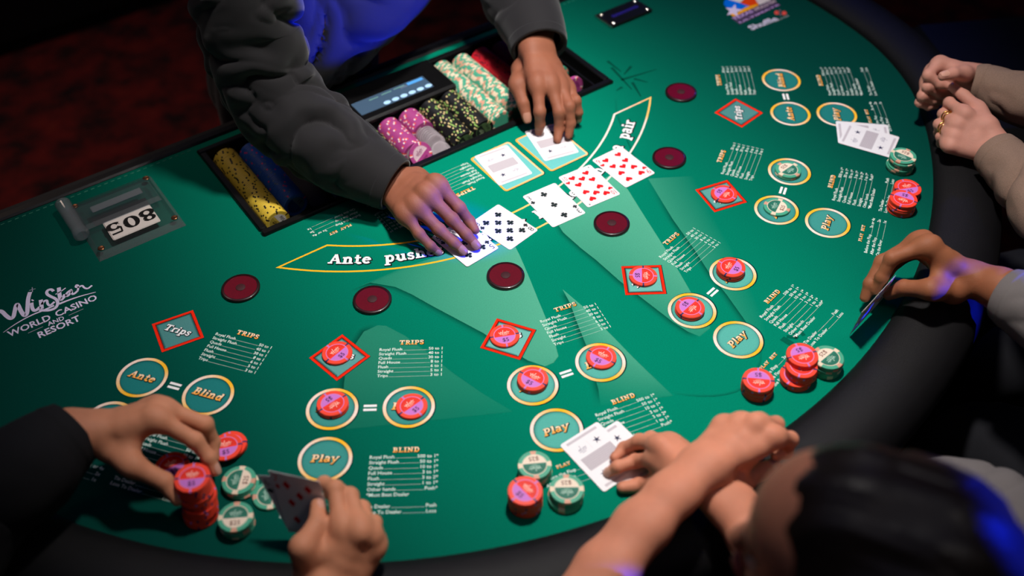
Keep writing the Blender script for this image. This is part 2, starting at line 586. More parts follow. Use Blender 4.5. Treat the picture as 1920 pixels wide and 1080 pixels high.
S_ = 0.23
GL = {
    'T': (0.98, [([(.48, .02), (.48, .95)], .26), ([(.05, .92), (.91, .92)], .16), ([(.1, .70), (.1, .98)], .13), ([(.86, .70), (.86, .98)], .13), _sr(.48, .07, .5)]),
    'R': (1.0, [([(.28, .02), (.28, .98)], S_), _sr(.27, .07, .44), ([(.05, .92), (.5, .92)], .15), (arc(.5, .71, .22, .2, 90, -90), .19), ([(.28, .5), (.52, .5)], .14), ([(.5, .5), (.62, .3), (.72, .08)], .2), ([(.68, .07), (.96, .07)], .14)]),
    'I': (0.58, [([(.28, .02), (.28, .98)], .25), _sr(.28, .07, .5), _sr(.28, .93, .5)]),
    'P': (0.92, [([(.28, .02), (.28, .98)], S_), _sr(.28, .07, .48), ([(.05, .92), (.5, .92)], .15), (arc(.5, .68, .24, .23, 90, -90), .2), ([(.28, .44), (.52, .44)], .14)]),
    'S': (0.80, [(arc(.39, .73, .23, .19, 25, 270, 10) + arc(.39, .28, .25, .21, 90, -155, 10), .19), ([(.64, .68), (.64, .95)], .12), ([(.12, .05), (.12, .34)], .12)]),
    'B': (0.95, [([(.28, .02), (.28, .98)], S_), ([(.05, .93), (.5, .93)], .14), ([(.05, .07), (.52, .07)], .14), (arc(.5, .73, .2, .19, 90, -90), .19), (arc(.52, .28, .24, .21, 90, -90), .2), ([(.28, .51), (.5, .51)], .12)]),
    'L': (0.85, [([(.28, .02), (.28, .98)], S_), _sr(.28, .93, .46), ([(.05, .08), (.76, .08)], .16), ([(.72, .04), (.72, .34)], .13)]),
    'N': (1.1, [([(.25, .02), (.25, .95)], .17), ([(.25, .92), (.8, .08)], .22), ([(.82, .05), (.82, .98)], .17), _sr(.25, .07, .42), ([(.04, .93), (.3, .93)], .14), _sr(.82, .93, .42)]),
    'D': (1.0, [([(.28, .02), (.28, .98)], S_), ([(.05, .93), (.48, .93)], .14), ([(.05, .07), (.48, .07)], .14), (arc(.46, .5, .34, .43, 90, -90, 12), .22)]),
    'A': (1.05, [([(.18, .05), (.5, .95)], .15), ([(.5, .95), (.82, .05)], .24), ([(.3, .34), (.7, .34)], .12), _sr(.17, .07, .36), _sr(.84, .07, .42)]),
    'Y': (1.0, [([(.15, .93), (.48, .45)], .22), ([(.85, .93), (.48, .45)], .16), ([(.48, .5), (.48, .05)], .23), _sr(.48, .07, .46), _sr(.16, .93, .36), _sr(.85, .93, .32)]),
    'E': (0.9, [([(.28, .02), (.28, .98)], S_), ([(.05, .92), (.76, .92)], .15), ([(.05, .08), (.78, .08)], .15), ([(.28, .5), (.58, .5)], .13), ([(.73, .68), (.73, .98)], .12), ([(.75, .02), (.75, .32)], .12)]),
    'r': (0.66, [([(.24, .02), (.24, .68)], .22), _sr(.25, .07, .42), ([(.05, .62), (.3, .62)], .14), (arc(.48, .42, .2, .22, 150, 40, 6), .18)]),
    'i': (0.48, [([(.24, .02), (.24, .68)], .23), _sr(.24, .07, .44), ([(.05, .62), (.3, .62)], .14), ([(.24, .80), (.24, .98)], .23)]),
    'p': (0.84, [([(.24, -.32), (.24, .68)], .22), _sr(.24, -.27, .44), ([(.03, .62), (.3, .62)], .14), (arc(.46, .34, .22, .28, 150, -150, 12), .2)]),
    's': (0.62, [(arc(.3, .51, .17, .14, 20, 270, 8) + arc(.3, .20, .18, .16, 90, -160, 8), .17), ([(.49, .48), (.49, .68)], .1), ([(.1, .02), (.1, .22)], .1)]),
    'n': (0.92, [([(.24, .02), (.24, .68)], .22), _sr(.24, .07, .42), ([(.03, .62), (.3, .62)], .14), (arc(.45, .44, .2, .2, 160, 0, 8) + [(.65, .05)], .21), _sr(.66, .07, .4)]),
    't': (0.62, [([(.26, .9), (.26, .2)] + arc(.42, .2, .16, .14, 180, 330, 6), .21), ([(.04, .62), (.54, .62)], .14)]),
    'e': (0.72, [(arc(.36, .34, .25, .27, 0, 320, 14), .19), ([(.14, .37), (.6, .37)], .12)]),
    'l': (0.48, [([(.24, .02), (.24, .98)], .23), _sr(.24, .07, .44), ([(.05, .93), (.3, .93)], .14)]),
    'd': (0.88, [([(.6, .02), (.6, .98)], .22), ([(.42, .93), (.62, .93)], .14), ([(.6, .07), (.82, .07)], .14), (arc(.38, .34, .22, .28, 30, 330, 12), .2)]),
    'a': (0.80, [(arc(.36, .50, .22, .16, 160, 0, 7) + [(.58, .05)], .2), (arc(.33, .21, .19, .16, 30, 330, 10), .17), ([(.56, .07), (.76, .07)], .14)]),
    'y': (0.88, [([(.16, .62), (.44, .06)], .22), ([(.74, .62), (.42, 0), (.28, -.26), (.12, -.24)], .15), _sr(.18, .63, .34), _sr(.74, .63, .3)]),
    'u': (0.92, [([(.24, .65), (.24, .25)] + arc(.44, .25, .2, .2, 180, 330, 7), .21), ([(.66, .68), (.66, .02)], .22), ([(.03, .62), (.3, .62)], .14), ([(.46, .62), (.7, .62)], .14), ([(.66, .07), (.86, .07)], .14)]),
    'h': (0.92, [([(.24, .02), (.24, .98)], .22), _sr(.24, .07, .42), ([(.03, .93), (.3, .93)], .14), (arc(.45, .44, .2, .2, 160, 0, 8) + [(.65, .05)], .21), _sr(.66, .07, .4)]),
    'f': (0.58, [([(.24, .02), (.24, .75)] + arc(.42, .75, .18, .18, 180, 50, 5), .2), ([(.03, .62), (.5, .62)], .14), _sr(.24, .07, .44)]),
    ' ': (0.98, []),
}


def west_width(s):
    return sum(GL[c][0] for c in s)


def west(P, s, h, z, fmap, fill, outline=(0.006, 0.01, 0.012), ow=0.16, slant=0.0, colf=None):
    """fmap maps letter units (x along, y up, capitals one high) to the felt"""
    for layer in (0, 1):
        x = 0.0
        for ch in s:
            adv, strokes = GL[ch]
            for k, (pl, w) in enumerate(strokes):
                pts = []
                for i in range(len(pl) - 1):      # subdivide so that colour bands follow
                    (ax, ay), (bx, by) = pl[i], pl[i + 1]
                    nseg = 3 if (colf and len(pl) == 2) else 1
                    for q in range(nseg):
                        t = q / nseg
                        pts.append((ax + (bx - ax) * t, ay + (by - ay) * t))
                pts.append(pl[-1])
                if layer == 0:                     # dark outline, dropped a little to the lower right
                    d0 = Vector(pts[0]) - Vector(pts[1])
                    d1 = Vector(pts[-1]) - Vector(pts[-2])
                    d0.normalize()
                    d1.normalize()
                    ex = [tuple(Vector(pts[0]) + d0 * ow * .45)] + pts[1:-1] + [tuple(Vector(pts[-1]) + d1 * ow * .45)]
                    Q = [fmap(x + a + b * slant + .05, b - .05) for a, b in ex]
                    P.stroke(Q, (w + ow) * h, outline, z + k * 2e-6)
                else:
                    Q = [fmap(x + a + b * slant, b) for a, b in pts]
                    cs = None
                    if colf:
                        vals = [colf(b) for a, b in pts]
                        b0 = len(P.v)
                        P.stroke(Q, w * h, fill, z + 4e-5 + k * 2e-6)
                        nf = len(Q) - 1
                        for fi in range(nf):
                            face = P.f[len(P.f) - nf + fi]
                            P.c[len(P.f) - nf + fi] = [vals[(vi - b0) // 2] for vi in face]
                    else:
                        P.stroke(Q, w * h, fill, z + 4e-5 + k * 2e-6)
            x += adv


# ================================================================== the setting
def floor_mat():
    m = mat('red_casino_carpet', (60, 10, 9), 0.95, bump=0.6, bscale=300)
    nt = m.node_tree
    b = nt.nodes['Principled BSDF']
    tc = nt.nodes.new('ShaderNodeTexCoord')
    n = nt.nodes.new('ShaderNodeTexNoise')
    n.inputs['Scale'].default_value = 9
    n.inputs['Detail'].default_value = 5
    n.inputs['Roughness'].default_value = 0.6
    cr = nt.nodes.new('ShaderNodeValToRGB')
    cr.color_ramp.elements[0].position = 0.36
    cr.color_ramp.elements[0].color = (*lin((34, 8, 8)), 1)
    cr.color_ramp.elements[1].position = 0.62
    cr.color_ramp.elements[1].color = (*lin((112, 20, 14)), 1)
    e = cr.color_ramp.elements.new(0.8)
    e.color = (*lin((124, 44, 18)), 1)
    nt.links.new(tc.outputs['Object'], n.inputs['Vector'])
    nt.links.new(n.outputs['Fac'], cr.inputs['Fac'])
    nt.links.new(cr.outputs['Color'], b.inputs['Base Color'])
    return m


fl = MB()
fl.box(-4, 4, -4, 4.5, -0.05, 0.0)
tag(fl.build('floor', floor_mat()), kind='structure')
wm = mat('dark_wall_paint', (26, 20, 22), 0.8, noise=0.25, nscale=3)
for nm, bx in (('wall_back', (-4, 4, 4.5, 4.6, 0, 3.3)), ('wall_front', (-4, 4, -4.1, -4, 0, 3.3)), ('wall_left', (-4.1, -4, -4, 4.5, 0, 3.3)), ('wall_right', (4, 4.1, -4, 4.5, 0, 3.3)), ('ceiling', (-4, 4, -4, 4.5, 3.3, 3.4))):
    tag(MB().box(*bx).build(nm, wm), kind='structure')

# ------------------------------------------------------------------ casino table
table = empty('casino_table', (0, 0, 0))
tag(table, 'half-round green felt poker table with black padded armrest', 'table')

half = []
for i in range(0, 31):                     # round front
    a = R(-90 + i * (55.5 / 30))
    half.append((0.934 * math.cos(a), 0.934 * math.sin(a)))
half += [(0.800, -0.470), (0.8255, -0.400), (0.8405, -0.320), (0.8465, -0.240), (0.848, -0.15), (0.848, -0.05), (0.848, 0.085)]
EDGE = [(x, y) for x, y in reversed(half)] + [(-x, y) for x, y in half[1:]]     # right rear -> left rear


def smooth_line(pts, n):
    out = pts
    for _ in range(n):
        q = [out[0]]
        for i in range(len(out) - 1):
            a, b = Vector(out[i]), Vector(out[i + 1])
            q += [tuple(a * .75 + b * .25), tuple(a * .25 + b * .75)]
        q.append(out[-1])
        out = q
    return out


EDGE_S = smooth_line(EDGE, 1)


def offset_edge(pts, d):
    out = []
    for i, p in enumerate(pts):
        a = Vector(pts[max(i - 1, 0)])
        b = Vector(pts[min(i + 1, len(pts) - 1)])
        t = (b - a).normalized()
        n = Vector((t.y, -t.x))
        if n.dot(Vector(p) - Vector((0, -0.2))) < 0:
            n = -n
        out.append((p[0] + n.x * d, p[1] + n.y * d))
    return out


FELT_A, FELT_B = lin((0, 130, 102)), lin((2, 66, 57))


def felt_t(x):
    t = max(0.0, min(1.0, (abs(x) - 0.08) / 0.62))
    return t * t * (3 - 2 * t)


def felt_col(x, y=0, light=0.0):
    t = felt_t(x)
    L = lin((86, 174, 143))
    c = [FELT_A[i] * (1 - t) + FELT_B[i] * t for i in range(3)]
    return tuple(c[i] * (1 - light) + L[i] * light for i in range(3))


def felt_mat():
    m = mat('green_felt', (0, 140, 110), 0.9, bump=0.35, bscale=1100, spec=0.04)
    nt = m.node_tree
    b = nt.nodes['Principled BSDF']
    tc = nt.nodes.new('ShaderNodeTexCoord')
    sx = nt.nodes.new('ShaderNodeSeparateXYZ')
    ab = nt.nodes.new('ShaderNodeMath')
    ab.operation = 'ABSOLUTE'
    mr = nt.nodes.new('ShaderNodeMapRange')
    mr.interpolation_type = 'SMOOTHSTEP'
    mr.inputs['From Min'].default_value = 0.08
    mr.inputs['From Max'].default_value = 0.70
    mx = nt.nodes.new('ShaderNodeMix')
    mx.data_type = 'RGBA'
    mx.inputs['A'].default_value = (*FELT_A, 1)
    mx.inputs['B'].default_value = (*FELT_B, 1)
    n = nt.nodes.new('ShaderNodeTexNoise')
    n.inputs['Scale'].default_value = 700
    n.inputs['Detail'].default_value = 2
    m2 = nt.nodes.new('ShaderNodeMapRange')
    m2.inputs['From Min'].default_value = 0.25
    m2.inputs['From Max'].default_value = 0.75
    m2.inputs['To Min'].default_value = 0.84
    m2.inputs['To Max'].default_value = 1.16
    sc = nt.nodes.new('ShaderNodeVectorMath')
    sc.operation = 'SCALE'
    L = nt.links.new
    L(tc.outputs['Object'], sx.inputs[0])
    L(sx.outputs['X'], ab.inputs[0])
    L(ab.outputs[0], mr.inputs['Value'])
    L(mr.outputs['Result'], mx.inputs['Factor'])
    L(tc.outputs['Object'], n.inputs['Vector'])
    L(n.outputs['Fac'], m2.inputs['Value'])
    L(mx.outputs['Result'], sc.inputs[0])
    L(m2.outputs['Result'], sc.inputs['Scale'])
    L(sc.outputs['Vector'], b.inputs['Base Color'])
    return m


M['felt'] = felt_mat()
TRAY = (-0.354, 0.350, -0.196, 0.066)      # x0 x1 y0 y1 of the chip tray cut-out


def felt_surface():
    bm = bmesh.new()
    outer = offset_edge(EDGE_S, 0.02)
    ov = [bm.verts.new((x, y, 0)) for x, y in outer]
    x0, x1, y0, y1 = TRAY
    i = 0.004
    iv = [bm.verts.new(p) for p in ((x0 + i, y0 + i, 0), (x1 - i, y0 + i, 0), (x1 - i, y1 - i, 0), (x0 + i, y1 - i, 0))]
    ed = []
    for vs in (ov, iv):
        for k in range(len(vs)):
            ed.append(bm.edges.new((vs[k], vs[(k + 1) % len(vs)])))
    bmesh.ops.triangle_fill(bm, use_beauty=True, edges=ed, normal=(0, 0, 1))
    for f in bm.faces:
        if f.normal.z < 0:
            f.normal_flip()
    me = D.meshes.new('playing_surface')
    bm.to_mesh(me)
    bm.free()
    me.materials.append(M['felt'])
    return me


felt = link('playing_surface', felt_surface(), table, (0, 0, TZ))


def sweep_edge(prof, name, m, closed_ends=True):
    """cross-section (outward offset, height) swept along the table edge"""
    mb = MB()
    lines = [offset_edge(EDGE_S, d) for d, z in prof]
    n, k = len(EDGE_S), len(prof)
    v = []
    for j in range(n):
        for i in range(k):
            v.append((*lines[i][j], prof[i][1]))
    f = []
    for j in range(n - 1):
        for i in range(k):
            a, b = j * k + i, j * k + (i + 1) % k
            f.append((a, a + k, b + k, b))
    f.append(tuple(range(k)))
    f.append(tuple(range((n - 1) * k + k - 1, (n - 1) * k - 1, -1)))
    mb.add(v, f)
    o = mb.build(name, m, table, (0, 0, TZ))
    return auto_smooth(o, 50)


sweep_edge([(0.0, -0.004), (0.0, 0.004), (0.005, 0.011), (0.018, 0.018), (0.040, 0.022), (0.065, 0.021), (0.088, 0.014),
            (0.104, 0.001), (0.111, -0.018), (0.108, -0.042), (0.095, -0.058), (0.03, -0.062), (0.02, -0.004)], 'armrest', M['rail'])
sweep_edge([(0.098, -0.060), (0.090, -0.064), (0.080, -0.200), (0.060, -0.205), (0.066, -0.062)], 'apron', M['blackmat'])
bk = MB()
bk.box(-0.96, 0.96, 0.085, 0.103, -0.06, 0.004, 0.003)
auto_smooth(bk.build('rear_edge_trim', M['black'], table, (0, 0, TZ)))
bk = MB()
bk.box(-0.96, 0.96, 0.104, 0.122, -0.09, -0.003, 0.004)
auto_smooth(bk.build('rear_edge_board', M['blackmat'], table, (0, 0, TZ)))
sub = MB()
outer = offset_edge(EDGE_S, 0.06)
n = len(outer)
sub.add([(x, y, -0.062) for x, y in outer] + [(x, y, -0.095) for x, y in outer],
        [tuple(range(n - 1, -1, -1)), tuple(range(n, 2 * n))] + [(i, i + n, (i + 1) % n + n, (i + 1) % n) for i in range(n)])
sub.build('table_board', M['blackmat'], table, (0, 0, TZ))
for sx in (-0.45, 0.45):
    lg = MB()
    lg.box(sx - 0.10, sx + 0.10, -0.35, -0.10, 0.03, TZ - 0.095, 0.01)
    lg.frustum(sx - 0.22, sx + 0.22, -0.5, 0.05, 0.0, 0.03, 0.01)
    lg.build('pedestal', M['blackmat'], table)
thread = mat('green_thread', (70, 150, 125), 0.8, noise=0.1)
for xa, xb in ((-0.84, -0.362), (0.362, 0.84)):      # stitched rows along the rear edge of the felt
    st = MB()
    x = xa
    while x < xb:
        st.box(x, x + 0.006, 0.0770, 0.0778, 0.0, 0.0006)
        x += 0.0113
    tag(st.build('edge_stitching', thread, table, (0, 0, TZ)), kind='stuff')

# ------------------------------------------------------------------ what is printed on the felt
Z0 = 0.00012


def pt(px, py):
    q = U(px, py, 0)
    return (q.x, q.y)


def sweep(A, B, la, lb, cross=8):
    P = Pr()
    A = [pt(*p) for p in A]
    B = [pt(*p) for p in B]
    A2, B2, l2, m2 = [], [], [], []
    for i in range(len(A) - 1):            # finer rows
        for q in range(4):
            t = q / 4
            A2.append((A[i][0] * (1 - t) + A[i + 1][0] * t, A[i][1] * (1 - t) + A[i + 1][1] * t))
            B2.append((B[i][0] * (1 - t) + B[i + 1][0] * t, B[i][1] * (1 - t) + B[i + 1][1] * t))
            l2.append(la[i] * (1 - t) + la[i + 1] * t)
            m2.append(lb[i] * (1 - t) + lb[i + 1] * t)
    A2.append(A[-1]); B2.append(B[-1]); l2.append(la[-1]); m2.append(lb[-1])
    v, cs, f = [], [], []
    for a, b, p, q in zip(A2, B2, l2, m2):
        for k in range(cross + 1):
            t = k / cross
            x, y = a[0] * (1 - t) + b[0] * t, a[1] * (1 - t) + b[1] * t
            v.append((x, y))
            cs.append(felt_col(x, y, 0.92 * (p * (1 - t) + q * t)))
    w = cross + 1
    for i in range(len(A2) - 1):
        for k in range(cross):
            q = (i * w + k, i * w + k + 1, (i + 1) * w + k + 1, (i + 1) * w + k)
            (x0, y0), (x1, y1), (x2, y2) = v[q[0]], v[q[1]], v[q[2]]
            if (x1 - x0) * (y2 - y0) - (x2 - x0) * (y1 - y0) < 0:
                q = q[::-1]
            f.append(q)
    P.add(v, f, None, Z0, cs)
    return P, A2


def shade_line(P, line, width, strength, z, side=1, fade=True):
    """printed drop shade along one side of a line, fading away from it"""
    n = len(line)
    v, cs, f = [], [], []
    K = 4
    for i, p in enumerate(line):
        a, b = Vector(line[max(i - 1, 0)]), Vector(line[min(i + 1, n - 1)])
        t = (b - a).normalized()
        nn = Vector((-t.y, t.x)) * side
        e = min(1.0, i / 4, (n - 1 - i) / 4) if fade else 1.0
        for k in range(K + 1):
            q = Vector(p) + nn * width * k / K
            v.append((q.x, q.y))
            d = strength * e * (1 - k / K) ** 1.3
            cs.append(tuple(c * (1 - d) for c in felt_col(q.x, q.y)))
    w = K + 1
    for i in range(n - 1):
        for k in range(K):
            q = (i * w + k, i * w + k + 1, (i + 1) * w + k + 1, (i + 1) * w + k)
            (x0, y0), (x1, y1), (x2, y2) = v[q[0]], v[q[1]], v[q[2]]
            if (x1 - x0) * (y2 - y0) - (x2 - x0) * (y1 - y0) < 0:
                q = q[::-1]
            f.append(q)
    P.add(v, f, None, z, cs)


SWEEPS = [
    ([(1022, 687), (990, 676), (950, 653), (905, 624), (860, 600), (811, 574), (772, 552), (741, 538), (694, 530), (655, 545)],
     [(1038, 680), (1047, 668), (1042, 648), (1030, 612), (1012, 569), (993, 522), (975, 480), (960, 450), (880, 462), (760, 500)],
     [.7, .75, .72, .66, .58, .48, .36, .26, .12, 0], [.7, .85, .95, 1, 1, 1, 1, .9, .55, .1], -1),
    ([(1055, 543), (1062, 556), (1069, 569), (1080, 600), (1090, 625), (1100, 650), (1111, 691), (1122, 730), (1126, 762)],
     [(1055.5, 543), (1072, 557), (1092, 574), (1125, 607), (1139, 621), (1153, 635), (1190, 673), (1223, 705), (1262, 742)],
     [.7, .6, .55, .45, .4, .36, .25, .1, 0], [.85, .85, .9, .95, .9, .85, .7, .45, .1], -1),
    ([(1030, 395), (1056, 436), (1090, 466), (1118, 488), (1162, 527), (1223, 574), (1262, 604), (1290, 622), (1312, 631)],
     [(1150, 325), (1177, 355), (1205, 400), (1235, 447), (1256, 480), (1284, 528), (1305, 565), (1322, 595), (1332, 615)],
     [.6, .6, .58, .52, .45, .36, .3, .25, .2], [1, 1, 1, .95, .9, .78, .6, .42, .25], -1),
    ([(650, 805), (643, 745), (647, 700), (660, 655), (682, 622), (708, 610)],
     [(962, 772), (905, 738), (850, 700), (800, 660), (760, 630), (724, 611)],
     [.06, .12, .18, .22, .22, .2], [.04, .10, .14, .16, .2, .2], -1),
    ([(1215, 335), (1262, 412), (1302, 468), (1332, 515), (1362, 552), (1397, 601), (1420, 637)],
     [(1300, 330), (1340, 412), (1372, 468), (1392, 515), (1412, 552), (1432, 601), (1436, 637)],
     [.38, .34, .28, .22, .18, .12, .05], [0, 0, 0, 0, 0, 0, 0], -1),
]
for A, B, la, lb, side in SWEEPS:
    P, A2 = sweep(A, B, la, lb)
    ctr = Vector((sum(pt(*b)[0] for b in B) / len(B), sum(pt(*b)[1] for b in B) / len(B)))
    mid = len(A2) // 2
    t = Vector(A2[mid + 1]) - Vector(A2[mid - 1])
    sd = 1 if Vector((-t.y, t.x)).dot(ctr - Vector(A2[mid])) < 0 else -1
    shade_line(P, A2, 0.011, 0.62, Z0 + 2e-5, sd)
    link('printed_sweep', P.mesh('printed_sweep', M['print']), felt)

P = Pr()
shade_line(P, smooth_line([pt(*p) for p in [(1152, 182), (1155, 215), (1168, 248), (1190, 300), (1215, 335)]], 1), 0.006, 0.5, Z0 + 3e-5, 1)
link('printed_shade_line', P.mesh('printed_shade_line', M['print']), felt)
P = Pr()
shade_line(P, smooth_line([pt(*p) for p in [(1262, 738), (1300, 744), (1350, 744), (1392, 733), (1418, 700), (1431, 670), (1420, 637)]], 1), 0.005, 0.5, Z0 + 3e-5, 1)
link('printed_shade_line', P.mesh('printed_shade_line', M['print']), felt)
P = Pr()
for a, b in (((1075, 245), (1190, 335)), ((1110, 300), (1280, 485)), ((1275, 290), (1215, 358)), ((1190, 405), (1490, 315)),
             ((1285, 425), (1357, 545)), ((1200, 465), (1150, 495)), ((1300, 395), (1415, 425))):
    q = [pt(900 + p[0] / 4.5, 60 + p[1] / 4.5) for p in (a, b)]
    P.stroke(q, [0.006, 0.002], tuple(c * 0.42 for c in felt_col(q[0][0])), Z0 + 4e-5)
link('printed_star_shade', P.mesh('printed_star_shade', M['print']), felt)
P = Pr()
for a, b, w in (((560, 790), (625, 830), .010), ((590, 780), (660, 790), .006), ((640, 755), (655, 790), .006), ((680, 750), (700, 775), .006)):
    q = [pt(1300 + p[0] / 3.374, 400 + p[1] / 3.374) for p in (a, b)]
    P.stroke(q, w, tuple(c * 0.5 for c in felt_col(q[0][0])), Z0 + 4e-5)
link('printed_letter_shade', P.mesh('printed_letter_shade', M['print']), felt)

GOLD, CREAM, WHITE = lin((252, 190, 40)), lin((246, 228, 216)), lin((244, 244, 244))
ORANGE = lin((252, 168, 34))
INK = (0.004, 0.02, 0.02)
TEAL_MID = lin((90, 180, 166))
PALE = lin((220, 240, 230))


def gold_word(b):
    t = max(0, min(1, (b - 0.05) / 0.8))
    t = 0.5 + 0.5 * math.sin((t - 0.5) * 5)
    return tuple(ORANGE[i] * (1 - t) + (CREAM[i] * .6 + lin((255, 236, 170))[i] * .4) * t for i in range(3))


def lerp3(a, b, t):
    return tuple(a[i] * (1 - t) + b[i] * t for i in range(3))


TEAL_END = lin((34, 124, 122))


def circle_print(word, TEAL):
    P = Pr()
    P.disc(0, 0, 0.0312, TEAL, Z0 + 6e-5)
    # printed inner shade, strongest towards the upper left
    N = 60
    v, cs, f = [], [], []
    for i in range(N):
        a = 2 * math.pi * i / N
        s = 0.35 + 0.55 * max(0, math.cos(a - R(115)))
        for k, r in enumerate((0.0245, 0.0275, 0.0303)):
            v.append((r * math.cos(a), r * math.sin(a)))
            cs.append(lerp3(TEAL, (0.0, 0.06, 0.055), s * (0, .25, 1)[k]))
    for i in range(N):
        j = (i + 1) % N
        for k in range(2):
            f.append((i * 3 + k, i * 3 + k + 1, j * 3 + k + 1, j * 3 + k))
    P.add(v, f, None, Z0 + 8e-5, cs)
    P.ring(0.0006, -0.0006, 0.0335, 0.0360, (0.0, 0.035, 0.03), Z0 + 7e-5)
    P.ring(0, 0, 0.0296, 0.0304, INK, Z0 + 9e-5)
    P.ring(0, 0, 0.0303, 0.0349, GOLD, Z0 + 1e-4, 64, lambda a: lerp3(CREAM, GOLD, (0.5 + 0.5 * math.cos(2 * (a - R(250)) + .6 * math.sin(a))) ** .8))
    w = west_width(word)
    h = {'Play': 0.0118, 'Blind': 0.0122, 'Ante': 0.0122}[word]
    west(P, word, h, Z0 + 1.3e-4, lambda x, y: ((x - w / 2 - .1) * h, (y - 0.36) * h), GOLD, slant=0.2, colf=gold_word)
    return P.mesh('printed_bet_circle', M['print'])


def diamond_print(fill):
    P = Pr()
    d = 0.0427
    sq = lambda r: [(r, 0), (0, r), (-r, 0), (0, -r)]
    P.poly(sq(d - 0.003), fill, Z0 + 6e-5)
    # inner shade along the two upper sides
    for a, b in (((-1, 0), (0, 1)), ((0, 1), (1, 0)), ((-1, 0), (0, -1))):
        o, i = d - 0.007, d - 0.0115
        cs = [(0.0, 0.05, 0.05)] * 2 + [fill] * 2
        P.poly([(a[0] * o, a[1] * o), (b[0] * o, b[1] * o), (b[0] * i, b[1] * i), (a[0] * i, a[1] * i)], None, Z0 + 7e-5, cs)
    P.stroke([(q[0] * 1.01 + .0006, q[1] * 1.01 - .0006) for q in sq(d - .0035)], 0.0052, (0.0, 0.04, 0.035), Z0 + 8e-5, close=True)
    P.stroke(sq(d - .0035), 0.0049, lin((236, 42, 18)), Z0 + 1e-4, close=True)
    P.stroke(sq(d - .0062), 0.0010, lin((120, 14, 10)), Z0 + 1.1e-4, close=True)
    w = west_width('Trips')
    h = 0.0118
    west(P, 'Trips', h, Z0 + 1.3e-4, lambda x, y: ((x - w / 2 - .1) * h, (y - 0.36) * h), WHITE, slant=0.2)
    return P.mesh('printed_trips_diamond', M['print'])


def heading(P, s, x, y, width, slant=0.0):
    h = width / west_width(s)
    west(P, s, h, Z0 + 6e-5, lambda a, b: (x + a * h, y + b * h), GOLD, ow=0.13, slant=slant, colf=gold_word)


def rows(P, data, x0, x1, y0, dy, size=0.0071, col=PALE):
    for i, (a, b) in enumerate(data):
        y = y0 - dy * i
        P_ = P.text(a, x0, y, size, col, Z0 + 6e-5, 'L', 0.012)
        if b:
            w = P.text(b, x1, y, size, col, Z0 + 6e-5, 'R', 0.012)
            P.poly([(x0 + P_ + .001, y), (x1 - w - .001, y), (x1 - w - .001, y + .00045), (x0 + P_ + .001, y + .00045)], lerp3(col, felt_col(.3), .35), Z0 + 6e-5)


TR = [('Royal Flush', '50 to 1'), ('Straight Flush', '40 to 1'), ('Quads', '30 to 1'), ('Full House', '8 to 1'), ('Flush', '6 to 1'), ('Straight', '5 to 1'), ('Trips', '3 to 1')]
BL = [('Royal Flush', '500 to 1*'), ('Straight Flush', '50 to 1*'), ('Quads', '10 to 1*'), ('Full House', '3 to 1*'), ('Flush', '3 to 2*'), ('Straight', '1 to 1*'), ('Other hands', 'Push*'), ('*Must Beat Dealer', None)]
P = Pr()
heading(P, 'TRIPS', 0.033, 0.1105, 0.0350)
rows(P, TR, 0.0052, 0.0940, 0.0998, 0.0079)
LIST_T = P.mesh('printed_trips_payouts', M['print'])
P = Pr()
heading(P, 'BLIND', 0.0335, -0.0735, 0.0350)
rows(P, BL, 0.0042, 0.0930, -0.0825, 0.0081)
rows(P, [('Tie Dealer', 'Push'), ('Lose To Dealer', 'Loss')], 0.0042, 0.0920, -0.1560, 0.0082)
LIST_B = P.mesh('printed_blind_payouts', M['print'])
P = Pr()
heading(P, 'PLAY BET', -0.0776, -0.1372, 0.0400)
rows(P, [('Before the Flop', '3x or 4x'), ('After the Flop', '2x'), ('On the River', '1x')], -0.1005, -0.0150, -0.1490, 0.0088)
LIST_P = P.mesh('printed_play_bet_list', M['print'])
P = Pr()
for yy in (0.0033, -0.0033):
    P.poly([(-0.0088, yy - .0019), (0.0088, yy - .0019), (0.0088, yy + .0019), (-0.0088, yy + .0019)], WHITE, Z0 + 6e-5)
EQ = P.mesh('printed_equals_sign', M['print'])
STATIONS = [(-.5845, -.3965, -53.35), (-.3859, -.5855, -33.82), (-.1371, -.6919, -12.44), (.1316, -.6941, 11.54), (.381, -.5917, 32.89), (.5724, -.4106, 53.39)]


def st_pt(k, x, y):
    mx, my, a = STATIONS[k]
    c, s = math.cos(R(a)), math.sin(R(a))
    return (mx + x * c - y * s, my + x * s + y * c)


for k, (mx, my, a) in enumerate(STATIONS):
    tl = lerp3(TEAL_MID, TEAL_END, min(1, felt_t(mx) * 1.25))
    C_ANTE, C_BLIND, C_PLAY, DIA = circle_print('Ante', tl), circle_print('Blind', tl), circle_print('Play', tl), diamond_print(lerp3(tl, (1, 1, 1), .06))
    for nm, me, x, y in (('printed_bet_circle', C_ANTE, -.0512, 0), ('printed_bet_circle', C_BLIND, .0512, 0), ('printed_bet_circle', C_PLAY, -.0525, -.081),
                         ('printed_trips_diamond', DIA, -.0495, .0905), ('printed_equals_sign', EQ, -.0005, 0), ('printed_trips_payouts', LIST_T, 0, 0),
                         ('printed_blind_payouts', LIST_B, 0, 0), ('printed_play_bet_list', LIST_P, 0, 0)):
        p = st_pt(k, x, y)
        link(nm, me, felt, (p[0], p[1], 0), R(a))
for me, c, nm in ((LIST_T, (.012, -.176), 'printed_trips_payouts'), (LIST_B, (-.095, -.381), 'printed_blind_payouts'), (LIST_P, (-.306, -.3855), 'printed_play_bet_list')):
    link(nm, me, felt, (c[0], c[1], 0), math.pi)

